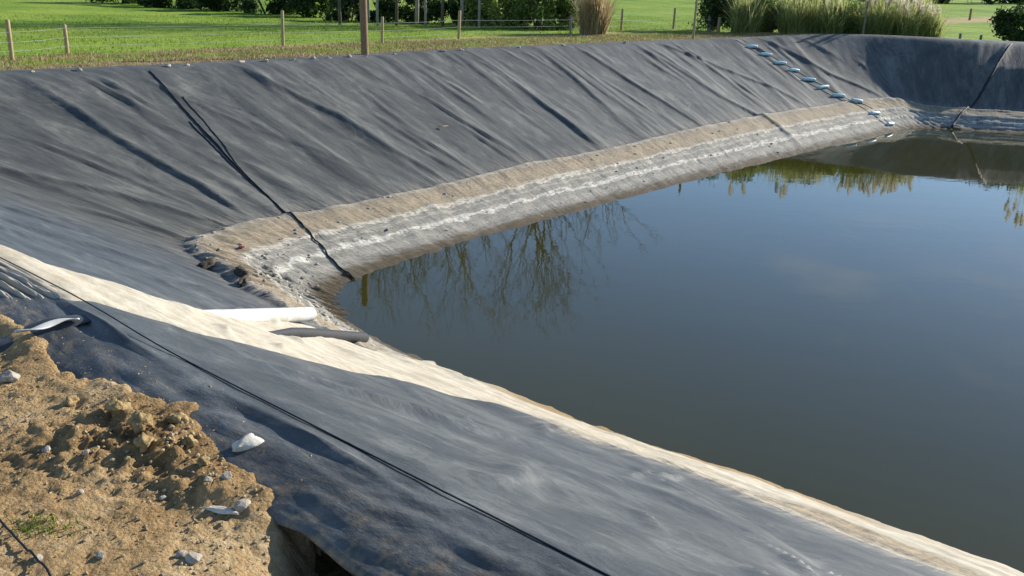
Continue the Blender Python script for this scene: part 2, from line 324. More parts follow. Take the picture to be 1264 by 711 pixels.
def mat_soil():
    m, n, l, b = newmat('clay_soil')
    t = N(n, 'TexCoord')
    n1 = N(n, 'TexNoise', Scale=1.1, Detail=6, Roughness=.6); n2 = N(n, 'TexNoise', Scale=16., Detail=8, Roughness=.75)
    vo = N(n, 'TexVoronoi', Scale=42., Randomness=1.)
    for q in (n1, n2, vo): l.new(t.outputs['Object'], q.inputs[0])
    a = N(n, 'Math', operation='MULTIPLY_ADD'); l.new(n2.outputs[0], a.inputs[0]); a.inputs[1].default_value = .9; l.new(n1.outputs[0], a.inputs[2])
    at = N(n, 'Attribute', attribute_name='clod'); a3 = N(n, 'Math', operation='MULTIPLY_ADD'); l.new(at.outputs['Fac'], a3.inputs[0]); a3.inputs[1].default_value = -.30; l.new(a.outputs[0], a3.inputs[2])
    r = ramp(n, [(.52, (.17, .095, .035)), (.78, (.315, .20, .088)), (1.0, (.42, .285, .138)), (1.2, (.50, .39, .23))]); l.new(a3.outputs[0], r.inputs[0])
    l.new(r.outputs[0], b.inputs['Base Color']); b.inputs['Roughness'].default_value = .95; b.inputs['Specular IOR Level'].default_value = .15
    ad = N(n, 'Math', operation='MULTIPLY_ADD'); l.new(vo.outputs['Distance'], ad.inputs[0]); ad.inputs[1].default_value = -.35; l.new(n2.outputs[0], ad.inputs[2])
    bm = N(n, 'Bump', Strength=.9, Distance=.035); l.new(ad.outputs[0], bm.inputs['Height']); l.new(bm.outputs[0], b.inputs['Normal'])
    return m
def mat_sand():
    m, n, l, b = newmat('pale_dried_silt')
    uv = N(n, 'UVMap'); mp = N(n, 'Mapping'); mp.inputs['Scale'].default_value = (.55, 2.2, 1); mp.inputs['Rotation'].default_value = (0, 0, .12); l.new(uv.outputs[0], mp.inputs[0])
    n1 = N(n, 'TexNoise', Scale=3., Detail=8, Roughness=.7, Distortion=.4); n2 = N(n, 'TexNoise', Scale=24., Detail=6, Roughness=.75)
    l.new(mp.outputs[0], n1.inputs[0]); l.new(mp.outputs[0], n2.inputs[0])
    a = N(n, 'Math', operation='MULTIPLY_ADD'); l.new(n2.outputs[0], a.inputs[0]); a.inputs[1].default_value = .5; l.new(n1.outputs[0], a.inputs[2])
    r = ramp(n, [(.48, (.20, .17, .12)), (.62, (.37, .33, .255)), (.74, (.44, .395, .30)), (.92, (.55, .51, .425))]); l.new(a.outputs[0], r.inputs[0])
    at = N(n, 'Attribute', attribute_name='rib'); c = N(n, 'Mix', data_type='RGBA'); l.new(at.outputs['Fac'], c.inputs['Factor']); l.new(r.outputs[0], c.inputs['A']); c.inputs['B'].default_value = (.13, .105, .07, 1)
    wt = N(n, 'Attribute', attribute_name='wet'); c2 = N(n, 'Mix', data_type='RGBA'); l.new(wt.outputs['Fac'], c2.inputs['Factor']); l.new(c.outputs['Result'], c2.inputs['A']); c2.inputs['B'].default_value = (.27, .19, .095, 1)
    l.new(c2.outputs['Result'], b.inputs['Base Color']); b.inputs['Roughness'].default_value = .9; b.inputs['Specular IOR Level'].default_value = .2
    bm = N(n, 'Bump', Strength=.5, Distance=.02); l.new(a.outputs[0], bm.inputs['Height']); l.new(bm.outputs[0], b.inputs['Normal'])
    return m
MT = dict(
    liner=mat_liner(), water=mat_water(), ground=mat_ground(), soil=mat_soil(), sand=mat_sand(),
    rope=simple('black_rope', (.010, .010, .011), (.022, .022, .024), 40, .7, .4),
    cable=simple('dark_cable', (.008, .010, .013), (.016, .018, .022), 30, .55, .1),
    post=simple('sawn_post_timber', (.25, .18, .085), (.48, .38, .21), 10, .85, .4, stretch=(6, 6, .6)),
    greypost=simple('weathered_post_timber', (.13, .115, .09), (.27, .25, .20), 10, .9, .4, stretch=(6, 6, .6)),
    pole=simple('round_pole_timber', (.16, .095, .05), (.31, .21, .12), 9, .85, .4, stretch=(5, 5, .5)),
    wire=simple('galvanised_wire', (.35, .36, .36), (.5, .5, .5), 20, .45, 0),
    white=simple('white_pvc', (.40, .39, .35), (.66, .66, .64), 5, .45, .05, spec=.5),
    hose=simple('grey_rubber_hose', (.020, .022, .026), (.040, .041, .043), 25, .75, .3),
    blue=simple('pale_blue_rung', (.38, .58, .62), (.58, .74, .76), 15, .5, .1),
    teal=simple('teal_rope', (.030, .11, .12), (.07, .19, .20), 30, .8, .2),
    stone=simple('pale_stone', (.20, .17, .125), (.46, .42, .35), 16, .9, .6),
    clod=simple('clay_clod', (.17, .115, .048), (.42, .30, .14), 22, .95, 1.), mudlump=simple('dark_mud', (.035, .028, .020), (.12, .10, .07), 18, .95, .8), sheet=simple('liner_scrap', (.030, .033, .038), (.065, .068, .073), 9, .5, .3), chalk=simple('chalk', (.42, .38, .30), (.66, .62, .53), 12, .9, .5),
    gravel=simple('soil_gravel', (.16, .11, .05), (.46, .36, .21), 5, .95, .4),
    red=simple('faded_red_plastic', (.40, .09, .045), (.52, .16, .09), 9, .6, .1),
    bark=simple('grey_bark', (.17, .145, .105), (.40, .36, .28), 6, .9, .5, stretch=(4, 4, .8)),
    darkbark=simple('brown_bark', (.07, .052, .036), (.16, .125, .09), 6, .9, .5, stretch=(4, 4, .8)),
    twig=simple('bare_twigs', (.07, .050, .035), (.14, .10, .07), 3, .9, 0),
    plume=leafmat('cream_plume', (.78, .73, .60), (.80, .75, .62), .55),
    leaf=leafmat('shrub_leaves', (.045, .085, .016), (.20, .28, .06), .45),
    darkleaf=leafmat('hedge_leaves', (.016, .036, .010), (.065, .115, .022)),
    limeleaf=leafmat('lime_leaves', (.11, .17, .04), (.32, .40, .11), .5),
    blade=leafmat('reed_blades', (.12, .17, .035), (.62, .62, .27), .62),
    straw=leafmat('straw_blades', (.26, .18, .085), (.66, .54, .32), .5),
    grass=leafmat('grass_blades', (.085, .15, .015), (.30, .38, .055), .4),
    drygrass=leafmat('dry_grass_blades', (.17, .115, .05), (.46, .36, .19), .3),
)

# ================================================================ pond bank : displaced sheet of liner
# folds of the sheet, running down the bank : (u, v) lines with height and widths in metres
FOLDS = [
 ([(38.55,.02),(38.4,.233),(38.0,.45),(37.9,.633),(37.4,.80)], .22,.20,.55),
 ([(40.15,.03),(39.45,.317),(39.65,.43)], .10,.16,.35),
 ([(40.8,.04),(41.0,.225),(41.5,.46)], .06,.14,.30),
 ([(43.55,.0),(43.8,.25),(44.1,.4),(44.05,.608),(44.3,.80)], .20,.22,.55),
 ([(44.55,.02),(44.45,.217),(44.45,.425)], .08,.14,.30),
 ([(46.4,.0),(46.0,.233),(45.75,.52)], .09,.14,.30),
 ([(49.25,.10),(49.15,.325),(49.05,.53)], .13,.18,.5),
 ([(52.5,.02),(52.4,.225),(52.2,.417),(51.95,.592),(51.55,.78)], .19,.22,.6),
 ([(55.8,.03),(55.4,.308),(54.6,.61)], .16,.18,.45),
 ([(57.85,.02),(58.0,.375),(58.25,.73)], .15,.18,.45),
 ([(60.8,.05),(60.8,.217),(60.6,.35)], .10,.16,.4),
 ([(62.85,.02),(64.7,.317),(66.4,.558),(66.95,.72)], .18,.25,.5),
 ([(61.35,.08),(61.8,.308),(62.0,.558),(62.65,.75),(62.65,.97)], .18,.22,.5),
 ([(67.9,.0),(69.1,.25)], .10,.2,.5),
 ([(69.5,.0),(70.8,.458),(72.5,.71)], .15,.25,.5),
 ([(71.3,.02),(72.1,.317)], .10,.2,.4),
 ([(41.5,.433),(42.2,.633),(43.0,.742)], .08,.15,.4),
 ([(43.4,.475),(43.75,.675)], .05,.12,.3),
 ([(47.95,.558),(48.05,.717),(48.25,.80)], .07,.15,.3),
 ([(55.5,.62),(55.2,.73)], .14,.14,.25),
 ([(37.05,.24),(37.0,.392),(37.2,.56)], .10,.16,.4),
 ([(34.9,.40),(35.4,.517),(35.9,.6),(36.3,.7),(36.8,.80)], .16,.22,.5),
 ([(33.45,.45),(34.65,.642),(34.95,.76)], .10,.2,.4),
 ([(78.5,.02),(77.85,.333),(77.0,.642),(75.85,.95)], .16,.18,.22),
 ([(81.2,.05),(80.6,.5),(80.2,.7)], .10,.2,.4),
]
NFOLDS = [
 ([(18.95,.65),(18.05,.575),(16.8,.43),(15.8,.36)], -.07,.22,.34), ([(20.9,.217),(20.15,.325),(19.45,.442)], .05,.10,.3), ([(18.0,.10),(18.7,.20),(19.2,.30)], .045,.08,.25),
 ([(18.3,.06),(18.45,.15),(18.7,.25)], .04,.08,.22), ([(21.75,.142),(20.85,.208),(20.2,.35)], .05,.10,.3), ([(18.95,.425),(17.8,.442),(16.95,.40)], .05,.10,.35),
 ([(20.2,.46),(19.2,.54),(18.6,.60)], .035,.08,.25), ([(27.6,.12),(26.6,.30),(26.0,.52)], .05,.10,.3), ([(29.5,.15),(28.6,.40),(28.2,.62)], .06,.12,.35), ([(31.5,.25),(30.8,.5),(30.2,.7)], .05,.10,.3),
 ([(26.4,.42),(25.6,.46),(25.1,.42)], .03,.07,.2)]
_cr = random.Random(5)
for _ in range(34):                                # thin sharp creases here and there on the near sheet
    u0, v0, an, ln = _cr.uniform(16.2, 30), _cr.uniform(.08, .60), _cr.gauss(.4, .4), _cr.uniform(.3, 1.1)
    NFOLDS.append(([(u0, v0), (u0+.5*ln*math.cos(an), v0+.5*ln*math.sin(an)/7+.004), (u0+ln*math.cos(an), v0+ln*math.sin(an)/7)], _cr.uniform(.022, .050), .030, .07))
RT = np.array([(0,.72),(16,.73),(19.4,.76),(20.5,.66),(22,.80),(24,.84),(25.8,.83),(27,.76),(30.7,.80),(33,.80),(34.4,.78),(35.6,.78),(36.8,.78),(39.6,.79),(44.4,.783),(47.5,.767),(52.3,.775),(56.2,.75),(60.4,.733),(67,.725),(75,.71),(79,.72),(90,.74),(150,.72)])
for _ in range(46):                                # and short thin folds over the far sheet
    u0, v0, dv = _cr.uniform(36.5, 74), _cr.choice([_cr.uniform(0, .1), _cr.uniform(.05, .55)]), _cr.uniform(.12, .4); sk = _cr.gauss(.1, .5)
    FOLDS.append(([(u0, v0), (u0+sk*dv*.5+_cr.gauss(0, .05), v0+dv*.5), (u0+sk*dv, min(v0+dv, .80))], _cr.uniform(.07, .16), .07, .16))
def ring(u, v): return (1-v)/(1-np.interp(u, RT[:,0], RT[:,1]))      # 0 at the water, 1 at the top of the dried mud
def nearness(u): return 1-sstep(31., 35.5, u)
def outer(u):                                                       # how far out the sheet goes over the crest (v)
    return np.interp(u, [0,16.8,18.05,18.6,18.95,20.2,20.6,21.2,22,23,24.2,26,149], [-1,-.74,-.70,-.66,-.70,-.95,-.95,-.9,-.82,-.85,-1,-1,-1])
def disp(u, v):
    cx,cy,cz,wx,wy,ow,od = stat(u); w = np.hypot(wx-cx, wy-cy); s = v*w
    near = nearness(u)
    inside = sstep(-.05, .08, v)
    h = np.zeros_like(u)
    for pts, A, wl_, wr_ in FOLDS:
        p = np.array(pts); m = (v > p[0,1]-.05) & (v < p[-1,1]+.06) & (np.abs(u-p[:,0].mean()) < 5)
        if not m.any(): continue
        uu = u[m]; vv = v[m]
        d = uu - np.interp(vv, p[:,1], p[:,0]) - .05*fbm(vv*9+A*50, vv*0+A*91, 3, 4)
        e = sstep(p[0,1]-.05, p[0,1]+.10, vv)*(1-sstep(p[-1,1]-.12, p[-1,1]+.06, vv))
        e = e*(.7+.6*vnoise(vv*6+A*70, vv*0, 5)); nz = 1.
        q = np.where(d < 0, np.exp(-np.abs(d/(.50*wl_))**1.5), .6*np.exp(-np.abs(d/(.35*wr_)))+.4*np.exp(-(d/(1.3*wr_))**2))
        h[m] += (.46*nz)*A*e*q
    # gentle waviness of the sheet
    rg0 = ring(u, v); far_w = .034*fbm(u*.75+.25*s, s*.12, 21, 4) + .010*fbm(u*2.2+.3*s, s*.15, 31, 3) + .028*sstep(.75, 1.1, rg0)*np.maximum(fbm(u*1.5+.15*s, s*.10, 33, 3)-.12, 0)*3
    near_w = .060*fbm(u*.28, s*.85+.35*u*.3, 41, 3) + .012*fbm(u*.9, s*2.2, 51, 3)
    h += inside*(far_w*(1-near) + near_w*near)
    for pts, A, wa, wb in NFOLDS:
        p = np.array(pts)*np.array([1, 7.]); m = (np.abs(u-p[:,0].mean()) < 3) & (v < .95) & (v > -.3); uu = u[m]; sv = v[m]*7+.10*fbm(u[m]*1.6, v[m]*3, 7, 3)
        best = np.full(uu.shape, 1e9); val = np.zeros_like(best); L = np.concatenate([[0], np.cumsum(np.hypot(*np.diff(p, axis=0).T))])
        for k in range(len(p)-1):
            a_, b_ = p[k], p[k+1]; t_ = np.clip(((uu-a_[0])*(b_[0]-a_[0])+(sv-a_[1])*(b_[1]-a_[1]))/((b_-a_)@(b_-a_)), 0, 1); qx = uu-a_[0]-t_*(b_[0]-a_[0]); qy = sv-a_[1]-t_*(b_[1]-a_[1]); dd = np.hypot(qx, qy)
            sgn = np.sign((b_[0]-a_[0])*qy-(b_[1]-a_[1])*qx); tt = (L[k]+t_*(L[k+1]-L[k]))/L[-1]; g = np.where(sgn > 0, np.exp(-(dd/wa)**1.5), np.exp(-(dd/wb)**1.5))*np.sin(math.pi*np.clip(tt*.92+.04, 0, 1))**.7
            c_ = dd < best; best = np.where(c_, dd, best); val = np.where(c_, g, val)
        h[m] += A*val
    # mud terraces below the old water line
    rg = ring(u, v)
    mudw = (1-sstep(.9, 1.02, rg))*sstep(-.05, .05, v)
    h += mudw*(.03*fbm(u*.9, s*6, 61, 4) + .035*np.abs(fbm(u*1.6+3, s*2.2, 71, 4)) + .012*sstep(.3,.4,rg) + sstep(25.5, 28, u)*(.05*sstep(.31,.35,rg) + .045*sstep(.52,.56,rg) + .008*sstep(.86,.93,rg) + .02*sstep(.14,.18,rg)))
    corner = np.exp(-((u-31.5)/5.5)**2)*(1-sstep(.85, 1.15, rg))*sstep(-.05, .1, v)
    h += corner*(.10*np.abs(fbm(u*1.1, s*1.3, 81, 5)) + .05*fbm(u*3, s*4, 91, 3))
    # slack hump of sheet over the near crest
    h += near*(1-inside)*.02*fbm(u*1.5, s*2, 95, 3)*sstep(-1, -.5, v)
    hump = np.exp(-((u-22.6)/.95)**2)*np.exp(-((s+.34)/.24)**2)*.09 + np.exp(-((u-19.6)/1.0)**2)*np.exp(-((s+.35)/.3)**2)*.05
    h += hump
    return h
def bank(u, v, h=0.):
    """point on the displaced sheet, h above it"""
    u = np.asarray(u, float); v = np.asarray(v, float); e = 2e-3
    u, v = np.broadcast_arrays(u, v)
    p = surf(u, v); a = surf(u+.05, v)-surf(u-.05, v); b = surf(u, v+e)-surf(u, v-e)
    nn = np.cross(b, a); nn = nn/np.maximum(np.linalg.norm(nn, axis=-1, keepdims=True), 1e-9)
    nn = np.where(nn[..., 2:3] < 0, -nn, nn)
    return p + nn*(disp(u, v)+h)[..., None]
def bp(u, v, h=0.): return Vector(bank(np.array([u]), np.array([v]), np.array([h]))[0].tolist())

def spaced(lst):
    out = [lst[0][0]]
    for a, b, s in lst:
        k = max(1, int(round((b-a)/s))); out += list(np.linspace(a, b, k+1)[1:])
    return np.array(out)
def build_liner():
    us = spaced([(0, 14, .5), (14, 16.2, .12), (16.2, 26, .045), (26, 34, .07), (34, 60, .07), (60, 74, .085), (74, 84, .09), (84, 149.12, .6)])
    us = us[us < LU-1e-6]
    t = np.concatenate([np.linspace(-1, 0, 25)[:-1], np.linspace(0, 1, 125), np.linspace(1, 1.16, 9)[1:]])
    U, T = np.meshgrid(us, t, indexing='ij')
    Vv = np.where(T < 0, -T*outer(U), T)
    X = bank(U, Vv)
    edge = (T <= -.999); X[..., 2] -= edge*.015
    n, m = U.shape
    i = np.arange(n*m).reshape(n, m); j = np.roll(i, -1, axis=0)
    F = np.stack([i[:, :-1], i[:, 1:], j[:, 1:], j[:, :-1]], -1).reshape(-1, 4)
    w = np.hypot(*(np.array(stat(U))[3:5]-np.array(stat(U))[0:2]))
    uv = np.stack([U, Vv*np.where(Vv < 0, 1, w)], -1).reshape(-1, 2)
    rg = np.clip(ring(U, Vv), 0, 1.3)
    clay = nearness(U)*(1-sstep(-.75, -.1, Vv))*(U > 15)*(U < 25)
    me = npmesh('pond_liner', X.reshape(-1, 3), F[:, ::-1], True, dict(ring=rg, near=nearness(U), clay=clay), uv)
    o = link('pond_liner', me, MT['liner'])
    props(o, 'black plastic pond liner, dusty and wrinkled, lining all the sloping banks', 'pond liner')
    sm = o.modifiers.new('thick', 'SOLIDIFY'); sm.thickness = .012; sm.offset = -1
    return o
liner = build_liner()

# ---- water sheet
def build_water():
    us = np.arange(0, LU, .25); P = surf(us, np.full_like(us, .90))
    me = bpy.data.meshes.new('water'); me.from_pydata([(float(p[0]), float(p[1]), 0.) for p in P], [], [tuple(range(len(P)))[::-1]])
    me.update(); o = link('water', me, MT['water'])
    if me.polygons[0].normal.z < 0: me.flip_normals()
    props(o, kind='structure'); return o
build_water()

# ================================================================ ground : one sheet to the horizon, sunk under the liner
CRU = np.arange(0, LU, .2); CRP = surf(CRU, np.zeros_like(CRU))
_st = stat(CRU); CROW = _st[5]; CROD = _st[6]
def crest_dist(x, y):
    """signed distance to the crest line (positive outside), index of the nearest crest point"""
    x = x.ravel(); y = y.ravel(); D = np.empty(len(x)); I = np.empty(len(x), int)
    for a in range(0, len(x), 20000):
        d2 = (x[a:a+20000, None]-CRP[None, :, 0])**2 + (y[a:a+20000, None]-CRP[None, :, 1])**2
        k = d2.argmin(1); D[a:a+20000] = np.sqrt(d2[np.arange(len(k)), k]); I[a:a+20000] = k
    ins = np.zeros(len(x), bool); px, py = CRP[:, 0], CRP[:, 1]; qx, qy = np.roll(px, -1), np.roll(py, -1)
    for i in range(len(px)):
        c = ((py[i] > y) != (qy[i] > y)); 
        if c.any(): ins[c] ^= x[c] < (qx[i]-px[i])*(y[c]-py[i])/(qy[i]-py[i])+px[i]
    return np.where(ins, -D, D), I
def ground_z(x, y):
    shp = x.shape; d, I = crest_dist(x, y); x = x.ravel(); y = y.ravel()
    zc = CRP[I, 2]; ow = CROW[I]; od = CROD[I]
    edge = zc - .05 - od*np.clip(d/ow, 0, 1.15)
    base = 2.76 + .10*fbm(x*.05, y*.05, 7, 3)
    k = sstep(.8, 9., d)
    z = edge*(1-k) + base*k
    rough = .035*fbm(x*.9, y*.9, 17, 4)*sstep(.3, 1.2, d)
    z = np.where(d < 0, zc-.12-.95*np.maximum(-d, 0), z+rough-.03*(1-sstep(0, .6, d)))
    z = np.maximum(z, -3.0)
    far = sstep(110, 320, np.hypot(x, y-30)); z = z + far*1.5*fbm(x*.006, y*.006, 27, 2)
    return z.reshape(shp), d.reshape(shp), I.reshape(shp)
def near_field(x, y): return (x < 3) & (y < 12)
def _axis(a, b, s, far):
    c = list(np.arange(a, b, s)); st = s
    while c[-1] < far: st = min(st*1.16, 300); c.append(c[-1]+st)
    st = s
    while c[0] > -far: st = min(st*1.16, 300); c.insert(0, c[0]-st)
    return np.array(c)
FENCE = [(-14.4,28.7),(-13.7,30.7),(-8.5,36.4),(-5.4,39.6),(-2.7,43.9),(2.3,48.5),(5.3,55.0),(8.6,58.6),(10.3,56.7)]
TRK = np.array([(-14.5,28.3),(-8.5,36.6),(-5.2,40.2),(-2.6,44.5),(2.6,49.6),(5.6,54.2),(8.5,56.4),(11,55.4),(13,54.6)])
TRK2 = np.array([(18., 62.), (34.7,88.),(40.8,94.),(50.8,105.2),(80.,136.),(160.,220.)])
def line_dist(x, y, L):
    d = np.full(x.shape, 1e9)
    for (ax, ay), (bx, by) in zip(L[:-1], L[1:]):
        t = np.clip(((x-ax)*(bx-ax)+(y-ay)*(by-ay))/((bx-ax)**2+(by-ay)**2), 0, 1)
        d = np.minimum(d, np.hypot(x-ax-t*(bx-ax), y-ay-t*(by-ay)))
    return d
def build_ground():
    xs = _axis(-30, 42, .32, 2600); ys = _axis(1, 72, .32, 2600)
    X, Y = np.meshgrid(xs, ys, indexing='ij'); Z, D, I = ground_z(X, Y)
    # under the hand-modelled soil by the camera the sheet stays lower
    Z = np.where((X > -12) & (X < 6) & (Y < 11) & (D > -.5) & (X+Y < 9.5), np.minimum(Z, 2.2), Z)
    uN = CRU[I]
    bare = (1-sstep(.8, 3.8, D)) * 1.05
    bare = np.where(uN > 48, (1-sstep(.3, 3.0, D))*.85, bare)
    bare = np.where(D > 0, bare+.32*np.exp(-(line_dist(X, Y, TRK)/.8)**2), 1.)
    bare = np.where((uN < 26) | (uN > 100), np.maximum(bare, 1-sstep(8, 16, D)), bare)
    track = .9*np.exp(-(line_dist(X, Y, TRK)/.42)**2)*sstep(.1, .45, vnoise(X*.9, Y*.9, 3)) + .9*(1-sstep(2.2, 3.2, line_dist(X, Y, TRK2)))
    V = np.stack([X, Y, Z], -1).reshape(-1, 3)
    me = npmesh('ground', V, gridfaces(*X.shape), True, dict(bare=bare, track=np.clip(track, 0, 1)))
    return props(link('ground', me, MT['ground']), kind='structure')
build_ground()
def gz(x, y): return float(ground_z(np.array([float(x)]), np.array([float(y)]))[0][0])

# ================================================================ soil bank by the camera
EDGE_UV = [(26.5,-.85),(24.6,-.85),(23.8,-.82),(23.3,-.70),(22.9,-.60),(22.5,-.64),(22.15,-.66),(21.8,-.62),(21.5,-.53),(21.2,-.46),(20.85,-.43),(20.5,-.30),(20.35,-.41),(20.15,-.44),(19.95,-.51),(19.65,-.575),(19.45,-.57),(19.2,-.56),(18.86,-.555),(18.88,-.64),(18.7,-.74),(18.45,-.80),(18.3,-.82),(17.6,-.95),(16.,-1.),(14.,-1.)]
EDGE = np.array([bp(u, v) for u, v in EDGE_UV])
def soil_z(x, y):
    shp = x.shape; x = x.ravel(); y = y.ravel()
    d = np.full(len(x), 1e9); sg = np.zeros(len(x)); ez = np.zeros(len(x))
    for a, b in zip(EDGE[:-1], EDGE[1:]):
        vx, vy = b[0]-a[0], b[1]-a[1]; t = np.clip(((x-a[0])*vx+(y-a[1])*vy)/(vx*vx+vy*vy), 0, 1)
        qx, qy = x-a[0]-t*vx, y-a[1]-t*vy; dd = np.hypot(qx, qy); m = dd < d-1e-9
        d[m] = dd[m]; sg[m] = (vx*qy-vy*qx)[m]; ez[m] = (a[2]+t*(b[2]-a[2]))[m]
    s = np.where(sg < 0, d, -d)                       # positive over the soil
    jag = .07*fbm(x*5, y*5, 77, 4)
    s = s + jag
    big = fbm(x*.9, y*.9, 5, 3); mid = fbm(x*4.2, y*4.2, 15, 4); fine = fbm(x*15, y*15, 25, 4); vf = fbm(x*42, y*42, 35, 2)
    pile = np.exp(-(((x+2.28)/.62)**2+((y-5.85)/.42)**2)) + .55*np.exp(-(((x+1.75)/.35)**2+((y-5.6)/.5)**2))
    cl = cells(x*6.5, y*6.5, 3)*sstep(.25, .8, pile+.5*mid) + .45*cells(x*15, y*15, 23)*sstep(.0, .55, pile+.35*big+.2*mid) + .16*cells(x*27, y*27, 43)
    low = np.exp(-(((x+.95)/.35)**2+((y-4.75)/.45)**2))
    z = 2.70 + .05*big + .030*mid*(.32+3.4*pile) + .020*fine*(.7+3.6*pile) + .013*vf*(1+1.5*pile) + .08*pile + .038*cl - .22*low
    k = sstep(0, .35, s); z = (ez+.035+.02*mid+.018*fine)*(1-k)*(1-.0*low) + z*k - .20*low*(1-k)
    z = z - np.maximum(-s, 0)*.9
    return z.reshape(shp), s.reshape(shp), pile.reshape(shp)
def build_soil():
    xs = np.arange(-9.5, 2.2, .024); ys = np.arange(2.0, 10.6, .024)
    X, Y = np.meshgrid(xs, ys, indexing='ij'); Z, S, PL = soil_z(X, Y)
    V = np.stack([X, Y, Z], -1).reshape(-1, 3); F = gridfaces(*X.shape); ok = (S.ravel()[F] > -.22).all(1)
    V, F, (pl,) = keep(V, F, ok, [PL.ravel()])
    me = npmesh('soil', V, F, True, dict(clod=np.clip(pl, 0, 1)))
    return props(link('soil', me, MT['soil']), kind='structure')
build_soil()
def sz(x, y): return float(soil_z(np.array([float(x)]), np.array([float(y)]))[0][0])
# ================================================================ pale silt spread over the near bank and along its water edge
SAND = np.array([(24.05,-.75),(23.65,-.2),(23.4,.03),(23.0,.09),(22.5,.14),(22.38,.21),(22.03,.33),(21.95,.50),(21.3,.67),(20.2,.68),(19.5,.75),(18.5,.82),(17.45,.82),(16.8,.79),(14.5,.78),(8,.78),
                 (8,1.08),(24.35,1.08),(24.4,.86),(24.8,.80),(25.7,.79),(25.35,.66),(25.0,.53),(24.5,.34),(24.55,.26),(25.0,.19),(25.35,.12),(25.95,.08),(26.6,-.1),(26.5,-.8)])
def poly_sd(x, y, P):
    d = np.full(x.shape, 1e9); ins = np.zeros(x.shape, bool)
    for (ax, ay), (bx, by) in zip(P, np.roll(P, -1, 0)):
        t = np.clip(((x-ax)*(bx-ax)+(y-ay)*(by-ay))/((bx-ax)**2+(by-ay)**2+1e-12), 0, 1)
        d = np.minimum(d, np.hypot(x-ax-t*(bx-ax), y-ay-t*(by-ay)))
        if ay != by: ins ^= ((ay > y) != (by > y)) & (x < (bx-ax)*(y-ay)/(by-ay)+ax)
    return np.where(ins, d, -d)
def build_sand():
    us = spaced([(9, 15.5, .25), (15.5, 27, .035)]); vs = np.linspace(-1, 1.08, 330)
    U, Vv = np.meshgrid(us, vs, indexing='ij'); Wd = 7.
    PS = SAND*np.array([1, Wd])
    sd_ = poly_sd(U, Vv*Wd, PS) + .10*fbm(U*1.6, Vv*9, 19, 4) + .03*fbm(U*7, Vv*40, 23, 3)
    # longitudinal ribs on the upper left end of the silt
    st_ = stat(U); ss = np.where(Vv < 0, Vv*st_[5], Vv*np.hypot(st_[3]-st_[0], st_[4]-st_[1]))
    q = ss + .04*(U-24) + .008*fbm(U*1.3, ss*3, 9, 3)
    rz = sstep(23.1, 24.1, U+.5*np.abs(ss))*(1-sstep(-.02, .16, ss-.05*(U-24)))
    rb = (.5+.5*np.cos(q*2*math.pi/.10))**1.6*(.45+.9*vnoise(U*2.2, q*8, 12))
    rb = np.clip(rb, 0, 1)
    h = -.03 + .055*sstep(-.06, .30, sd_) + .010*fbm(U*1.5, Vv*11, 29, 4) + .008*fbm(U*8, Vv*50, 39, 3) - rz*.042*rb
    lip = np.exp(-((sd_-.16)/.12)**2); h += .010*lip*sstep(21.5, 20.5, U)
    h += sstep(.15, .32, sd_)*.022*np.abs(fbm(U*.9, Vv*Wd*2.5, 49, 4))*(U > 22)
    X = bank(U, Vv, h)
    V = X.reshape(-1, 3); F = gridfaces(*U.shape)[:, ::-1]; ok = (sd_.ravel()[F] > -.10).any(1)
    w = np.hypot(*(np.array(stat(U))[3:5]-np.array(stat(U))[0:2]))
    wet = np.clip((1-sstep(.05, .28, (1-Vv)*w))*.9*sstep(16.5, 19, U)*sstep(24.5, 21.5, U) + .10*sstep(19, 20.5, U)*sstep(23.2, 21.8, U) + .03 + .20*np.clip(fbm(U*1.1, Vv*Wd*1.6, 88, 4), 0, 1), 0, 1)*(U > 15)
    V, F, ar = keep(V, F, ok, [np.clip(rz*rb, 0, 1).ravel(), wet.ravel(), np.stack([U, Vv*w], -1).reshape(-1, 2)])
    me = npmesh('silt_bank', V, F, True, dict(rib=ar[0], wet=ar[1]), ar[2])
    return props(link('silt_bank', me, MT['sand']), kind='structure')
build_sand()

# ================================================================ things on the liner
def smoothline(pts, k=10):
    p = np.array(pts, float); t = np.arange(len(p)); q = np.linspace(0, len(p)-1, (len(p)-1)*k+1)
    return np.stack([np.interp(q, t, p[:, i]) for i in range(p.shape[1])], 1)
def lay(pts, h, k=10, jit=0.):
    q = smoothline(pts, k)
    return [bp(u+random.uniform(-jit, jit), v, h) for u, v in q]
# safety rope down the corner of the far bank
ROPE = [(41.25,.03),(40.75,.208),(40.3,.342),(39.85,.475),(39.45,.567),(38.9,.708),(38.15,.842),(37.55,.925),(36.8,1.01)]
t = empty('rope', bp(41.25, .03)); props(t, 'black rope lying down the far bank into the left corner of the pond', 'rope')
def child(mb, name, mat, parent, smooth=True):
    o = mb.build(name, mat, parent, smooth); o.matrix_parent_inverse = Matrix.Translation(-Vector(parent.location)) if parent.rotation_euler.z == 0 else parent.matrix_basis.inverted()
    return o
mb = MB(); mb.tube(lay(ROPE, .03, 10, .008), .017, 6); child(mb, 'main_strand', MT['rope'], t)
mb = MB(); mb.tube(lay([(u+.22*math.sin(math.pi*min(1, v/.62)), v) for u, v in ROPE[1:6]], .02, 10, .01), .012, 6); child(mb, 'loose_strand', MT['rope'], t)
mb = MB(); mb.tube(lay([(u-.14*math.sin(math.pi*min(1, v/.7)), v) for u, v in ROPE[2:7]], .02, 10, .01), .014, 6); child(mb, 'loose_strand', MT['rope'], t)
# rope at the end wall seam
mb = MB(); mb.tube(lay([(78.62,.03),(77.98,.333),(77.12,.642),(75.9,.98)], .03, 14, .01), .05, 6)
o = mb.build('rope', MT['rope']); props(o, 'dark rope along the raised seam of the shaded end wall at right', 'rope')
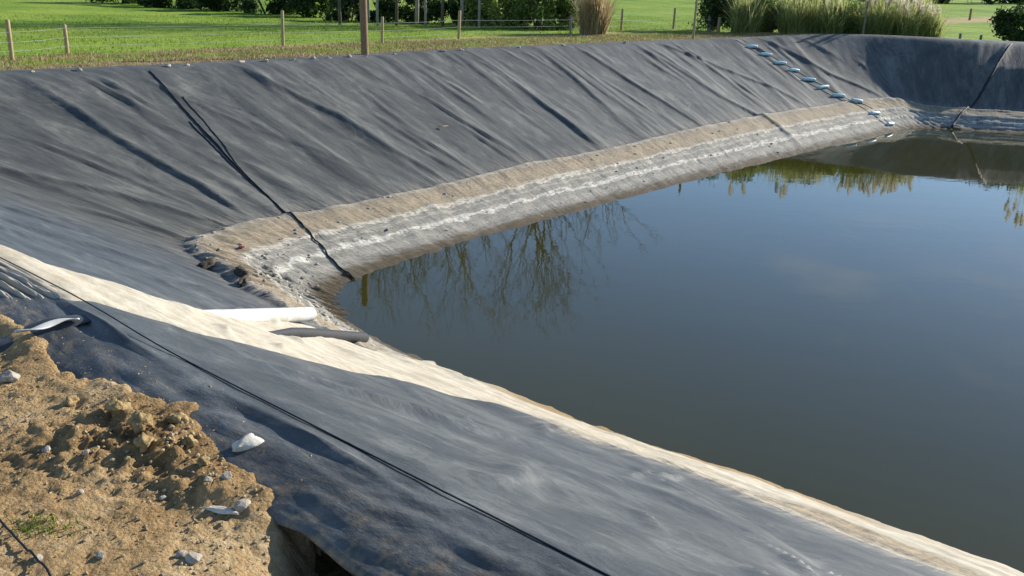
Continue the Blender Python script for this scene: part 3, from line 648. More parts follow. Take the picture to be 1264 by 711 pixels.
# taut cable along the near crest
CB = [(25.1,.0),(24.3,.0),(23.35,.004),(21.95,.006),(20.3,.0),(19.35,.0),(18.45,-.004),(17.7,.004),(16.8,.006),(15.5,.01),(13.,.01)]
def on_bank(p, ug):
    """(u, v) under a plan position near the crest"""
    us = np.linspace(ug-1.2, ug+1.2, 241); s = stat(us); dx, dy = s[3]-s[0], s[4]-s[1]; w = np.hypot(dx, dy); t = ((p.x-s[0])*dx+(p.y-s[1])*dy)/w; off = np.abs((p.x-s[0])*dy-(p.y-s[1])*dx)/w
    k = off.argmin(); return us[k], (t[k]/w[k] if t[k] >= 0 else t[k]/s[5][k])
q0, q1 = bp(25.4, .0), bp(14.6, .012)
ts = np.linspace(0, 1, 60); zz = []
for k in ts:
    p = q0.lerp(q1, k); u_, v_ = on_bank(p, 25.4-10.8*k); zz.append(bp(u_, v_).z+(.055 if u_ > 23.2 else 0.))
zz = np.array(zz); mxz = np.array([zz[max(0, i-4):i+5].max() for i in range(60)]); kz = np.exp(-.5*(np.arange(-6, 7)/3.)**2); kz /= kz.sum()
zf = np.convolve(np.pad(mxz, 6, 'edge'), kz, 'valid')+.018
pts = [Vector((*q0.lerp(q1, k).xy, z)) for k, z in zip(ts, zf)]
mb = MB(); mb.tube(pts, .006, 6); o = mb.build('cable', MT['cable']); props(o, 'thin dark cable stretched along the crest of the near liner', 'cable')
# wire on the soil
wp = [(-3.6,5.62),(-2.95,4.97),(-2.79,4.83),(-2.54,4.59),(-2.32,4.38),(-2.0,4.0)]
mb = MB(); mb.tube([Vector((x, y, sz(x, y)+.025)) for x, y in smoothline(wp, 6)], .007, 5); o = mb.build('wire', MT['cable']); props(o, 'thin grey wire lying on the bare soil at bottom left', 'wire')

# escape ladder of pale blue rungs
LAD = [(68.35,.125),(68.58,.217),(68.78,.317),(68.98,.40),(69.18,.50),(69.43,.583),(69.68,.675),(70.1,.758),(70.5,.867),(70.9,.955)]
t = empty('escape_ladder', bp(*LAD[0])); props(t, 'rope escape ladder with pale blue rungs lying down the far bank', 'ladder')
for s_ in (-1, 1):
    mb = MB(); mb.tube(lay([(u+s_*.24, v) for u, v in [(68.2, .03)]+LAD], .02, 6), .012, 6); child(mb, 'side_rope', MT['teal'], t)
for i, (u, v) in enumerate(LAD):
    e_ = random.uniform(-.012, .012); a, b = bp(u-random.uniform(.25, .33), v-e_, .07), bp(u+random.uniform(.25, .33), v+e_, .07)
    mb = MB(); mb.tube([a, a.lerp(b, .06), a.lerp(b, .5)+Vector((0, 0, .012)), a.lerp(b, .94), b], [.066, .075, .07, .075, .066], 8)
    child(mb, 'rung', MT['blue'], t)

# white pipe and grey hose in the corner
def tube_wall(p0, p1, r, th, mat, name, parent=None, seg=28):
    d = (p1-p0).normalized(); a = d.cross(Vector((0, 0, 1))).normalized(); b = a.cross(d); V = []; F = []
    for (p, rr) in ((p0, r), (p1, r), (p1, r-th), (p0, r-th)):
        for k in range(seg):
            q = 2*math.pi*k/seg; V.append(tuple(p + a*rr*math.cos(q) + b*rr*math.sin(q)))
    for j in range(3):
        for k in range(seg): F.append((j*seg+k, j*seg+(k+1) % seg, (j+1)*seg+(k+1) % seg, (j+1)*seg+k))
    for k in range(seg): F.append((3*seg+k, 3*seg+(k+1) % seg, (k+1) % seg, k))
    m = MB(); m.add(V, F); o = m.build(name, mat, parent); 
    bv = o.modifiers.new('edge', 'EDGE_SPLIT'); bv.split_angle = R(50)
    return o
p0, p1 = bp(23.75, .14, -.16), bp(25.72, .772, .17)
o = tube_wall(p0, p1, .105, .008, MT['white'], 'drain_pipe'); props(o, 'white plastic pipe lying on the pale silt, its end over the corner', 'pipe')
h1, h0 = bp(25.0, .892, .055), bp(24.12, .535, .06)
hpts = [bp(23.75, .38, -.05), bp(23.9, .455, .02)]+[h0.lerp(h1, k/6) for k in range(7)]
mb = MB(); mb.tube(hpts, [.03, .045, .07]+[.082]*(len(hpts)-3), 16, True, .01); o = mb.build('drain_hose', MT['hose']); props(o, 'dark grey hose half buried in silt below the white pipe', 'hose')

# loose liner strip on the near hump, its highlight added as a white strip
def strip(name, c, L, Wd, rz, mat, label, cat, curl=.06, lift=.02):
    n, m = 26, 10; V = []
    for i in range(n):
        for j in range(m):
            s_, q = i/(n-1)-.5, j/(m-1)-.5
            x = L*s_; y = Wd*q*(1-.5*abs(2*s_)**2.2) + .05*math.sin(s_*5); z = lift+curl*(1-(2*q)**2)*(1-abs(2*s_)**3)+.012*math.sin(9*s_+4*q)
            V.append((x, y, z))
    me = npmesh(name, V, gridfaces(n, m)); o = link(name, me, mat); o.location = c; o.rotation_euler = (0, 0, rz)
    sm = o.modifiers.new('thick', 'SOLIDIFY'); sm.thickness = .01
    return props(o, label, cat)
strip('liner_offcut', bp(23.12,-.60,.0), .90, .34, R(30), MT['sheet'], 'folded black liner offcut lying on the hump beside the soil', 'liner offcut', .06, -.01).rotation_euler = (R(6), R(-9), R(30))
strip('highlight_strip', bp(22.93,-.50,.05), .50, .07, R(36), MT['white'], 'narrow white strip standing in for the highlight on the near liner fold', 'highlight strip', .012, .035)

def rock(name, r, seed, sq=(1, .8, .6), sub=2, rough=.28):
    bm = bmesh.new(); bmesh.ops.create_icosphere(bm, subdivisions=sub, radius=1); rs = random.Random(seed)
    o3 = Vector((rs.uniform(-50, 50), rs.uniform(-50, 50), rs.uniform(-50, 50)))
    from mathutils import noise
    pl = [(Vector((rs.gauss(0, 1), rs.gauss(0, 1), rs.gauss(0, 1))).normalized(), rs.uniform(.55, .85)) for _ in range(7)]
    for v in bm.verts:
        p = v.co.normalized()
        for nrm, k in pl:
            e = p.dot(nrm)
            if e > k: p = p - nrm*(e-k)*.85
        p = p*(1+rough*noise.fractal(p*1.7+o3, 1., 2., 3))
        v.co = Vector((p.x*sq[0], p.y*sq[1], p.z*sq[2]))*r
    me = bpy.data.meshes.new(name); bm.to_mesh(me); bm.free(); me.polygons.foreach_set('use_smooth', np.full(len(me.polygons), sub > 2)); return me
# stones and clods on the soil : x, y, radius, what, label
SOILSTUFF = [
 (-3.66,6.72,.105,'stone','large pale stone at the left edge of the soil beside the liner'),
 (-1.52,5.08,.075,'stone','pale stone beside the flat white chip on the soil'),
 (-2.01,5.18,.034,'stone','small whitish stone in the middle of the bare soil'),
 (-2.49,5.18,.034,'stone','small pale stone standing alone left of the soil middle'),
 (-1.63,4.58,.062,'stone','chalky stone at the lower edge of the picture on soil'),
 (-1.71,4.60,.045,'stone','grey stone touching the chalky stone near the bottom edge'),
 (-2.11,4.54,.036,'stone','small white stone left of the chalky stone'),
 (-2.42,4.50,.040,'stone','pale pebble by the grey wire at bottom left'),
 (-1.66,5.30,.052,'stone','stone at the foot of the soil edge near the black liner'),
 (-1.76,5.26,.044,'stone','little stone just left of the stone at the soil edge'),
 (-2.90,5.66,.040,'stone','small stone far left on smooth soil'),
 (-2.60,5.55,.036,'stone','small stone upslope of the middle of the smooth soil'),
 (-2.95,5.10,.034,'stone','small stone low on the left edge of the soil'),
 (-2.62,6.12,.115,'clod','large clay clod at the upper left of the clod pile'),
 (-2.40,5.92,.110,'clod','rounded clay clod in the middle of the clod pile'),
 (-2.18,6.02,.085,'clod','clay clod at the right of the clod pile by the liner'),
 (-2.28,5.66,.100,'clod','dark clay clod at the lower end of the clod pile'),
 (-2.02,5.74,.080,'clod','clay clod at the foot of the pile below the liner edge'),
 (-1.86,5.50,.065,'clod','small clay clod between the clod pile and pale stones'),
 (-3.05,6.35,.075,'clod','clay clod alone above the smooth soil at left'),
]
for i, (x, y, r, k, lab) in enumerate(SOILSTUFF):
    r *= .8 if k == 'stone' else .72
    me = rock('stone' if k == 'stone' else 'clay_clod', r, 100+i, (1, random.uniform(.7, .95), random.uniform(.55, .8)), 3 if k == 'clod' else 2, .75 if k == 'clod' else .3)
    o = link(me.name.split('.')[0], me, MT[k]); o.location = (x, y, sz(x, y)+r*.28); o.rotation_euler = (0, 0, random.uniform(0, 6))
    props(o, lab, 'stone' if k == 'stone' else 'clod', 'stones on the soil' if k == 'stone' else 'clods on the soil')
me = rock('chalk_chip', .125, 58, (1.0, .20, .12), 3, .55); o = link('chalk_chip', me, MT['chalk']); o.location = (-1.63, 5.05, sz(-1.63, 5.05)+.02); o.rotation_euler = (0, 0, R(-14))
props(o, 'long flat white chip lying on the soil', 'chip')
me = rock('chalk_lump', .125, 71, (1.0, .55, .35), 3, .28); o = link('chalk_lump', me, MT['chalk']); q = bp(19.68, -.36, .03); o.location = q; o.rotation_euler = (0, 0, R(48))
props(o, 'cream lump of chalk resting on the dark outer liner edge', 'stone')
# dark debris where the mud meets the near liner
for i, (u, v, r, lab) in enumerate([(32.0,.80,.17,'dark lump of dried mud against the sheet in the corner'), (30.6,.82,.15,'middle lump of dried mud where liner meets corner mud'), (29.5,.80,.13,'lowest lump of dried mud above the white pipe')]):
    me = rock('mud_lump', r*1.15, 200+i, (1.3, .6, .42), 3, .7); o = link('mud_lump', me, MT['mudlump']); o.location = bp(u, v, .03); o.rotation_euler = (0, 0, random.uniform(0, 6)); props(o, lab, 'mud lump', 'mud lumps in the corner')
me = rock('plastic_scrap', .07, 77, (1, .6, .35), 2, .5); o = link('plastic_scrap', me, MT['red']); o.location = bp(35.15, .858, .03); props(o, 'faded red scrap lying on the brown mud in the corner', 'scrap')
me = npmesh('dead_leaf', [(-.16,-.03,0),(0,-.07,.02),(.17,.0,.05),(.02,.08,.03)], [(0,1,2,3)]); me.attributes.new('tone', 'FLOAT', 'POINT').data.foreach_set('value', [1, .8, 1, .8])
o = link('dead_leaf', me, MT['straw']); o.location = bp(46.75, .525, .06); o.modifiers.new('t', 'SOLIDIFY').thickness = .006; props(o, 'yellow dead leaf stuck on the middle of the far liner', 'leaf')
# pale stones holding the edge of the sheet
STU = [(43.9,-.1),(44.6,.0),(45.5,-.05),(46.2,-.1),(46.7,-.02),(47.5,-.1),(48.1,-.04),(49.3,-.1),(51.4,-.08),(52.3,-.1),(55.1,-.05),(57.4,-.1),(60.9,-.05),(39.0,-.1),(39.9,-.06),(41.9,-.1),(42.4,-.15)]
for i, (u, v) in enumerate(STU):
    r = random.uniform(.07, .13); me = rock('stone', r, 300+i, (1.2, .8, .6)); o = link('stone', me, MT['stone']); o.location = bp(u, v, r*.3); o.rotation_euler = (0, 0, random.uniform(0, 6))
    props(o, 'small pale stone weighing down the far upper edge of the liner', 'stone', 'stones along the far liner edge')

# gravel and crumbs : nobody could count them
def build_gravel():
    bits = [rock('g', 1, 400+i, (1, .8, .65), 1, .3) for i in range(4)]
    B = []
    for me in bits:
        v = np.empty(len(me.vertices)*3); me.vertices.foreach_get('co', v); f = np.empty(len(me.polygons)*3, int); me.polygons.foreach_get('vertices', f)
        B.append((v.reshape(-1, 3), f.reshape(-1, 3))); bpy.data.meshes.remove(me)
    n = 9000; x = RS.uniform(-5.5, -.6, n); y = RS.uniform(3.9, 8.2, n); z, s, pl = soil_z(x, y)
    dens = .25+.75*sstep(-.2, .5, fbm(x*1.7, y*1.7, 8, 3))+.8*pl
    ok = (s > .02) & (RS.rand(n) < dens); x, y, z, pl = x[ok], y[ok], z[ok], pl[ok]
    V = []; F = []; k = 0
    for i in range(len(x)):
        v, f = B[i % 4]; r = .004+.013*RS.rand()**4+.02*pl[i]*RS.rand()**2; a = RS.uniform(0, 6.28); c_, s_ = math.cos(a), math.sin(a)
        V.append(np.stack([v[:, 0]*c_-v[:, 1]*s_, v[:, 0]*s_+v[:, 1]*c_, v[:, 2]], 1)*r+np.array([x[i], y[i], z[i]+r*.25])); F.append(f+k); k += len(v)
    me = npmesh('gravel', np.concatenate(V), np.concatenate(F), False); props(link('gravel', me, MT['gravel']), kind='stuff')
build_gravel()
def build_crumbs():
    me = rock('g', 1, 440, (1, .8, .65), 1, .4); v0 = np.empty(len(me.vertices)*3); me.vertices.foreach_get('co', v0); v0 = v0.reshape(-1, 3); f0 = np.empty(len(me.polygons)*3, int); me.polygons.foreach_get('vertices', f0); f0 = f0.reshape(-1, 3); bpy.data.meshes.remove(me)
    E = np.array(EDGE_UV); n = 1500; u = RS.uniform(18.9, 24, n); v = np.interp(-u, -E[:, 0], E[:, 1])+.42*RS.rand(n)**2.2; ok = v > outer(u)*1.+.04; u, v = u[ok], v[ok]; n = len(u); P = bank(u, v); V = []; F = []
    for i in range(n):
        r = .004+.014*RS.rand()**4; a = RS.uniform(0, 6.28); c_, s_ = math.cos(a), math.sin(a); V.append(np.stack([v0[:, 0]*c_-v0[:, 1]*s_, v0[:, 0]*s_+v0[:, 1]*c_, v0[:, 2]], 1)*r+P[i]+np.array([0, 0, r*.4])); F.append(f0+i*len(v0))
    props(link('soil_crumbs', npmesh('soil_crumbs', np.concatenate(V), np.concatenate(F), False), MT['clod']), kind='stuff')
build_crumbs()
def build_rubble():
    bits = []
    for i in range(3):
        me = rock('g', 1, 460+i, (1.2, .8, .5), 1, .4); v0 = np.empty(len(me.vertices)*3); me.vertices.foreach_get('co', v0); f0 = np.empty(len(me.polygons)*3, int); me.polygons.foreach_get('vertices', f0); bits.append((v0.reshape(-1, 3), f0.reshape(-1, 3))); bpy.data.meshes.remove(me)
    n = 900; u = np.where(RS.rand(n) < .6, RS.normal(31.5, 2.6, n), RS.uniform(26, 62, n)); v = 1-(1-np.interp(u, RT[:, 0], RT[:, 1]))*(RS.rand(n)*.95+.02); P = bank(u, v); V = []; F = []; k = 0
    for i in range(n):
        v0, f0 = bits[i % 3]; r = .012+.05*RS.rand()**4; a = RS.uniform(0, 6.28); c_, s_ = math.cos(a), math.sin(a); V.append(np.stack([v0[:, 0]*c_-v0[:, 1]*s_, v0[:, 0]*s_+v0[:, 1]*c_, v0[:, 2]], 1)*r+P[i]+np.array([0, 0, r*.3])); F.append(f0+k); k += len(v0)
    props(link('mud_rubble', npmesh('mud_rubble', np.concatenate(V), np.concatenate(F), False), MT['stone']), kind='stuff')
build_rubble()

# ================================================================ grass
def blades(name, mat, x, y, z, h, w, lean=.5, parent=None, tone=None):
    """one tapered bent blade per entry"""
    n = len(x); a = RS.uniform(0, 2*math.pi, n); dx, dy = np.cos(a), np.sin(a); b = RS.uniform(0, 2*math.pi, n); lx, ly = np.cos(b)*h*lean*RS.rand(n), np.sin(b)*h*lean*RS.rand(n)
    P = np.stack([x, y, z], 1); wv = np.stack([dx*w, dy*w, 0*w], 1)/2; mid = P+np.stack([lx*.35, ly*.35, h*.6], 1); top = P+np.stack([lx, ly, h], 1)
    V = np.concatenate([P-wv, P+wv, mid+wv*.7, mid-wv*.7, top+wv*.1, top-wv*.1]); i = np.arange(n)
    F = np.concatenate([np.stack([i, i+n, i+2*n, i+3*n], 1), np.stack([i+3*n, i+2*n, i+4*n, i+5*n], 1)])
    tn = RS.rand(n) if tone is None else tone
    me = npmesh(name, V, F, True, dict(tone=np.tile(tn, 6))); return link(name, me, mat, parent)
def grass_points(n, dmin, dmax, seed, power=1.6):
    # strip outside the far crest, thinning with distance from it
    u = RS.uniform(36.5, 74, n); d = dmin+(dmax-dmin)*RS.rand(n)**power
    cx, cy, cz, wx, wy, ow, od = stat(u); w = np.hypot(wx-cx, wy-cy); x = cx-(wx-cx)/w*d; y = cy-(wy-cy)/w*d
    D, I = crest_dist(x, y); ok = D > dmin*.8
    return x[ok], y[ok], D[ok]
x, y, D = grass_points(90000, .35, 24, 1); z, _, _ = ground_z(x, y)
cl = fbm(x*.6, y*.6, 44, 3); keepm = (RS.rand(len(x)) < .45+.9*cl) & (RS.rand(len(x)) < sstep(.8, 4.2, D)*1.0+.06)
x, y, z, cl = x[keepm], y[keepm], z[keepm], cl[keepm]
ok = (line_dist(x, y, TRK) > .45) | (RS.rand(len(x)) < .12); x, y, z, cl = x[ok], y[ok], z[ok], cl[ok]
n = len(x); h = RS.uniform(.03, .09, n)*(1+.7*np.clip(cl, 0, 1)); blades('grass', MT['grass'], x, y, z-.01, h, np.full(n, .03), .9, tone=np.clip(.45+.5*cl+RS.uniform(-.3, .3, n), 0, 1))
props(bpy.data.objects['grass'], kind='stuff')
x, y, D = grass_points(70000, .10, 4.8, 2, 1.0); z, _, _ = ground_z(x, y); cl = fbm(x*1.1, y*1.1, 54, 3); keepm = RS.rand(len(x)) < .55+.7*cl
x, y, z = x[keepm], y[keepm], z[keepm]; n = len(x); blades('dry_grass', MT['drygrass'], x, y, z-.01, RS.uniform(.03, .11, n), np.full(n, .025), 1.1); props(bpy.data.objects['dry_grass'], kind='stuff')
n = 260; x = -2.55+RS.normal(0, .11, n); y = 4.82+RS.normal(0, .06, n); z = soil_z(x, y)[0]
o = blades('grass_tuft', MT['grass'], x, y, z-.005, RS.uniform(.015, .05, n), np.full(n, .006), .9, tone=RS.uniform(0, .5, n)); props(o, 'small green tuft of grass on the bare soil', 'grass tuft')

# ================================================================ fence and poles
PH = [(-14.4,28.7,1.12,'post',.065),(-13.7,30.7,.88,'post',.062),(-8.5,36.4,1.25,'post',.06),(-5.4,39.6,1.02,'post',.06),(-2.7,43.9,1.18,'post',.065),(2.3,48.5,.98,'greypost',.065),
      (5.3,55.0,1.10,'post',.07),(8.6,58.6,1.15,'post',.07),(10.3,56.7,.85,'greypost',.12),(10.75,56.5,.80,'post',.10)]
fr = empty('wire_fence', (-2.7, 43.9, gz(-2.7, 43.9))); props(fr, 'low post and wire fence across the green field behind the pond', 'fence')
tops = []
for x, y, h, mat, r in PH:
    zb = gz(x, y); a = random.uniform(-.03, .03); b = random.uniform(-.03, .03); mb = MB()
    p0 = Vector((x, y, zb-.25)); p1 = Vector((x+a, y+b, zb+h)); mb.tube([p0, p0.lerp(p1, .3), p0.lerp(p1, .7), p1-Vector((0, 0, .02)), p1], [r, r*.98, r*.96, r*.95, r*.7], 12, True, .03)
    o = child(mb, 'post', MT[mat], fr); tops.append((x, y, zb, h)); o.modifiers.new('e', 'EDGE_SPLIT').split_angle = R(55)
ext = [(-30., 8.)]+[(q[0], q[1]) for q in tops[:9]]+[(16.5, 55.2), (21.5, 56.0), (30., 57.5)]
for k, hh in enumerate((.25, .50, .78)):
    mb = MB(); pts = []
    for i, (x, y) in enumerate(ext):
        pts.append(Vector((x, y-.06, gz(x, y)+hh)))
        if i < len(ext)-1: x2, y2 = ext[i+1]; pts.append(Vector(((x+x2)/2, (y+y2)/2-.06, (gz(x, y)+gz(x2, y2))/2+hh-.02)))
    mb.tube(pts, .004, 4); child(mb, 'wire', MT['wire'], fr)
def pole(x, y, h, r, mat, label, tilt=(0, 0), name='wooden_pole', cat='pole'):
    zb = gz(x, y); mb = MB(); n = 9; pts = [Vector((x+tilt[0]*(i/(n-1)), y+tilt[1]*(i/(n-1)), zb-.3+(h+.3)*i/(n-1))) for i in range(n)]
    mb.tube(pts+[pts[-1]+Vector((0, 0, .015))], [r*(1.04-.10*i/(n-1)) for i in range(n)]+[r*.6], 16, True, .02)
    o = mb.build(name, MT[mat]); o.modifiers.new('e', 'EDGE_SPLIT').split_angle = R(55); return props(o, label, cat)
pole(-5.18, 33.9, 3.3, .125, 'pole', 'thick brown round pole standing beside the far liner edge', (-.10, 0))
pole(8.15, 48.9, 1.95, .060, 'post', 'thin tall pale pole at the far liner edge right of the fence', (.03, 0))
pole(17.6, 53.2, 1.7, .05, 'greypost', 'slim grey stake standing among the reed clumps', (.02, 0), 'stake', 'stake')
pole(22.7, 53.4, .45, .07, 'greypost', 'short dark stake in the gap between reeds and right bush', (0, 0), 'stake', 'stake')
pole(24.0, 53.9, .42, .07, 'greypost', 'short stake just left of the dark right bush', (0, 0), 'stake', 'stake')
pole(40.2, 93.2, 1.0, .10, 'pole', 'small lone post by the tan track in the right field', (0, 0), 'stake', 'stake')

# ================================================================ trees, shrubs, reeds
def limb(mb, p, d, L, r, depth, ends, rs, spread=.55, up=.25, seg=6):
    pts = [Vector(p)]; rad = [r]; q = Vector(p); dd = d.normalized(); n = 4
    for i in range(n):
        dd = (dd+Vector((rs.gauss(0, .10), rs.gauss(0, .10), rs.gauss(0, .06)+up*.08))).normalized(); q = q+dd*(L/n); pts.append(q); rad.append(r*(1-.45*(i+1)/n))
    mb.tube(pts, rad, seg, True)
    if depth == 0: ends.append((pts[-1], dd)); return
    for k in range(rs.randint(2, 3)):
        s = rs.uniform(.45, 1.); i = min(n-1, int(s*n)); base = pts[i].lerp(pts[i+1], s*n-i) if i < n else pts[-1]
        side = Vector((rs.gauss(0, 1), rs.gauss(0, 1), rs.gauss(0, .5))); side = (side-dd*side.dot(dd)).normalized()
        nd = (dd*(1-spread*.6)+side*spread+Vector((0, 0, up))).normalized()
        limb(mb, base, nd, L*rs.uniform(.55, .8), max(r*.5, .010), depth-1, ends, rs, spread, up, 5)
def twigs(ends, n, L, r, rs, droop=0.):
    mb = MB()
    for p, d in ends:
        for _ in range(n):
            nd = (d+Vector((rs.gauss(0, .5), rs.gauss(0, .5), rs.gauss(.1, .35)-droop))).normalized(); l = L*rs.uniform(.5, 1.2); e = p+nd*l*.5; f = e+(nd+Vector((rs.gauss(0, .25), rs.gauss(0, .25), rs.gauss(0, .2)))).normalized()*l*.5
            mb.tube([p, e, f], [r, r*.7, r*.35], 3, False)
    return mb
def bare_tree(x, y, H, r, seed, label, fork=False, mat='bark', spread=.5, group='bare trees behind the undergrowth', depth=3):
    rs = random.Random(seed); zb = gz(x, y)-.1; t = empty('bare_tree', (x, y, zb)); props(t, label, 'tree', group)
    mb = MB(); ends = []
    if fork:
        q = Vector((0, 0, .5)); mb.tube([Vector((0, 0, -.2)), q], [r*1.25, r], 9)
        for k in range(5):
            a = 2*math.pi*k/5+rs.uniform(-.3, .3); d = Vector((math.cos(a)*rs.uniform(.25, .5), math.sin(a)*.4, 1))
            limb(mb, q, d, H*.42, r*.62, depth, ends, rs, .45, .22)
    else:
        pts = [Vector((rs.gauss(0, .05)*i, rs.gauss(0, .05)*i, H*.55*i/5-.2)) for i in range(6)]
        mb.tube(pts, [r*(1.15-.1*i) for i in range(6)], 9)
        limb(mb, pts[-1], Vector((rs.gauss(0, .1), rs.gauss(0, .1), 1)), H*.30, r*.6, depth-1, ends, rs, spread, .3)
        for k in range(7):
            i = rs.randint(2, 4); p = pts[i].lerp(pts[i+1], rs.random()); a = rs.uniform(0, 6.28); limb(mb, p, Vector((math.cos(a)*.6, math.sin(a)*.6, .9)), H*.26, r*.42, depth-1, ends, rs, spread, .3)
    mb.build('trunk', MT[mat], t); twigs(ends, 3 if fork else 2, H*.09, .009, rs).build('crown', MT['twig'], t); return t
TX = [(-9.0,50.9,9.5,.08),(-8.0,53.4,10.5,.09),(-7.2,51.4,9,.065),(-6.36,52.0,10,.075),(-5.5,53.6,11,.10),(-4.9,52.2,9,.065),(-4.1,53.2,10,.08),(-3.2,53.9,11,.10),(-2.2,53.0,9,.07),(-1.3,54.6,8.5,.07)]
WORD = ['first', 'second', 'third', 'fourth', 'fifth', 'sixth', 'seventh', 'eighth', 'ninth', 'tenth']
for i, (x, y, H, r) in enumerate(TX):
    bare_tree(x, y, H, r, 500+i, 'tall slim bare tree, %s trunk from the left in the tree row' % WORD[i], False, 'bark' if i % 3 else 'darkbark')
bare_tree(.85, 54.0, 11.5, .17, 521, 'large forked bare tree whose spreading branches reflect in the water', True, 'darkbark', .55, depth=4)
bare_tree(3.6, 58.6, 8.0, .14, 522, 'short bare tree with arching limbs right of the forked tree', True, 'darkbark', .6, depth=3)

def leafcloud(c, s, rad, rs, blobs, up=.0):
    """centres of leaves through the volume of several blobs"""
    P = []; T = []
    for (bx, by, bz, br, n) in blobs:
        d = rs.normal(size=(n, 3)); d /= np.linalg.norm(d, axis=1, keepdims=True); q = d*(br*(.45+.55*rs.rand(n, 1)**.5)); q[:, 2] *= .9
        q *= 1+.22*rs.normal(size=(n, 1)); P.append(q+np.array([bx, by, bz])); T.append(np.clip(.5+.45*rs.normal()*np.ones(n)*.5+.25*rs.normal(size=n), 0, 1))
    return np.concatenate(P), np.concatenate(T)
def leaves(name, P, T, size, mat, parent, rs, el=1.6):
    n = len(P); a = rs.normal(size=(n, 3)); a /= np.linalg.norm(a, axis=1, keepdims=True); b = rs.normal(size=(n, 3)); b -= a*(a*b).sum(1, keepdims=True); b /= np.linalg.norm(b, axis=1, keepdims=True)
    s = size*(.6+.8*rs.rand(n, 1)); V = np.concatenate([P-a*s*el, P+b*s*.6, P+a*s*el, P-b*s*.6]); i = np.arange(n); F = np.stack([i, i+n, i+2*n, i+3*n], 1)
    me = npmesh(name, V, F, False, dict(tone=np.tile(T, 4))); return link(name, me, MT[mat], parent)
def shrub(x, y, w, d, h, seed, label, mat='darkleaf', group=None, n=3200, size=.075, name='shrub', cat='shrub', nb=16, zb=None):
    rs = np.random.RandomState(seed); zb = gz(x, y) if zb is None else zb; t = empty(name, (x, y, zb)); props(t, label, cat, group)
    bl = []
    for k in range(nb):
        a = rs.uniform(0, 6.28); q = rs.rand()**.6; bz = h*(.05+.83*rs.rand()); sh = 1-.45*(bz/h)**2; br = min(w, h)*rs.uniform(.16, .30)
        bl.append((math.cos(a)*q*w*.40*sh, math.sin(a)*q*d*.40*sh, bz, br, n//nb))
    P, T = leafcloud(None, None, None, rs, bl); P = P[P[:, 2] > .02] if False else P; m = P[:, 2] > .02
    leaves('foliage', P[m], T[m], size, mat, t, rs)
    mb = MB(); r2 = random.Random(seed)
    for k in range(6):
        a = r2.uniform(0, 6.28); mb.tube([(math.cos(a)*.1*w, math.sin(a)*.1*d, -.1), (math.cos(a)*.2*w, math.sin(a)*.2*d, h*.4), (math.cos(a+.3)*.32*w, math.sin(a+.3)*.32*d, h*.75)], [.035, .025, .012], 5)
    mb.build('stem', MT['darkbark'], t); return t
HS = [(-24.5,63.0,4.6,2.6,2.2),(-21.0,61.6,4.2,2.4,2.0),(-17.6,60.2,4.2,2.4,2.1),(-14.2,58.6,4.2,2.4,2.0),(-11.6,57.2,3.6,2.2,1.9)]
for i, (x, y, w, d, h) in enumerate(HS):
    shrub(x, y, w, d, h, 600+i, 'dark hedge shrub at the top left edge, %s from the left in the row' % WORD[i], 'darkleaf', 'hedge shrubs along the back of the field', 3600, .09)
US = [(-9.2,54.6,3.0,2.0,1.5,0),(-7.2,55.0,2.8,2.0,1.5,0),(-5.3,55.4,2.8,2.0,1.6,0),(-3.4,55.8,2.8,2.0,1.5,0),(-2.0,54.0,2.4,1.8,1.9,1),(-.5,53.6,2.4,1.8,2.1,1),(.9,53.4,2.2,1.8,2.2,1),(2.2,53.8,2.0,1.8,2.0,2),(-.2,55.6,3.2,2.0,1.8,0),(2.2,56.2,3.0,2.0,1.8,0)]
for i, (x, y, w, d, h, k) in enumerate(US):
    shrub(x, y, w, d, h, 640+i, ('low dark shrub under the bare trees, %s in the undergrowth', 'light green shrub before the bare trees, %s in the undergrowth', 'olive green shrub beside the straw clump, %s in the undergrowth')[k] % WORD[i],
          ('darkleaf', 'limeleaf', 'leaf')[k], 'undergrowth shrubs below the bare trees', 3000, .07)
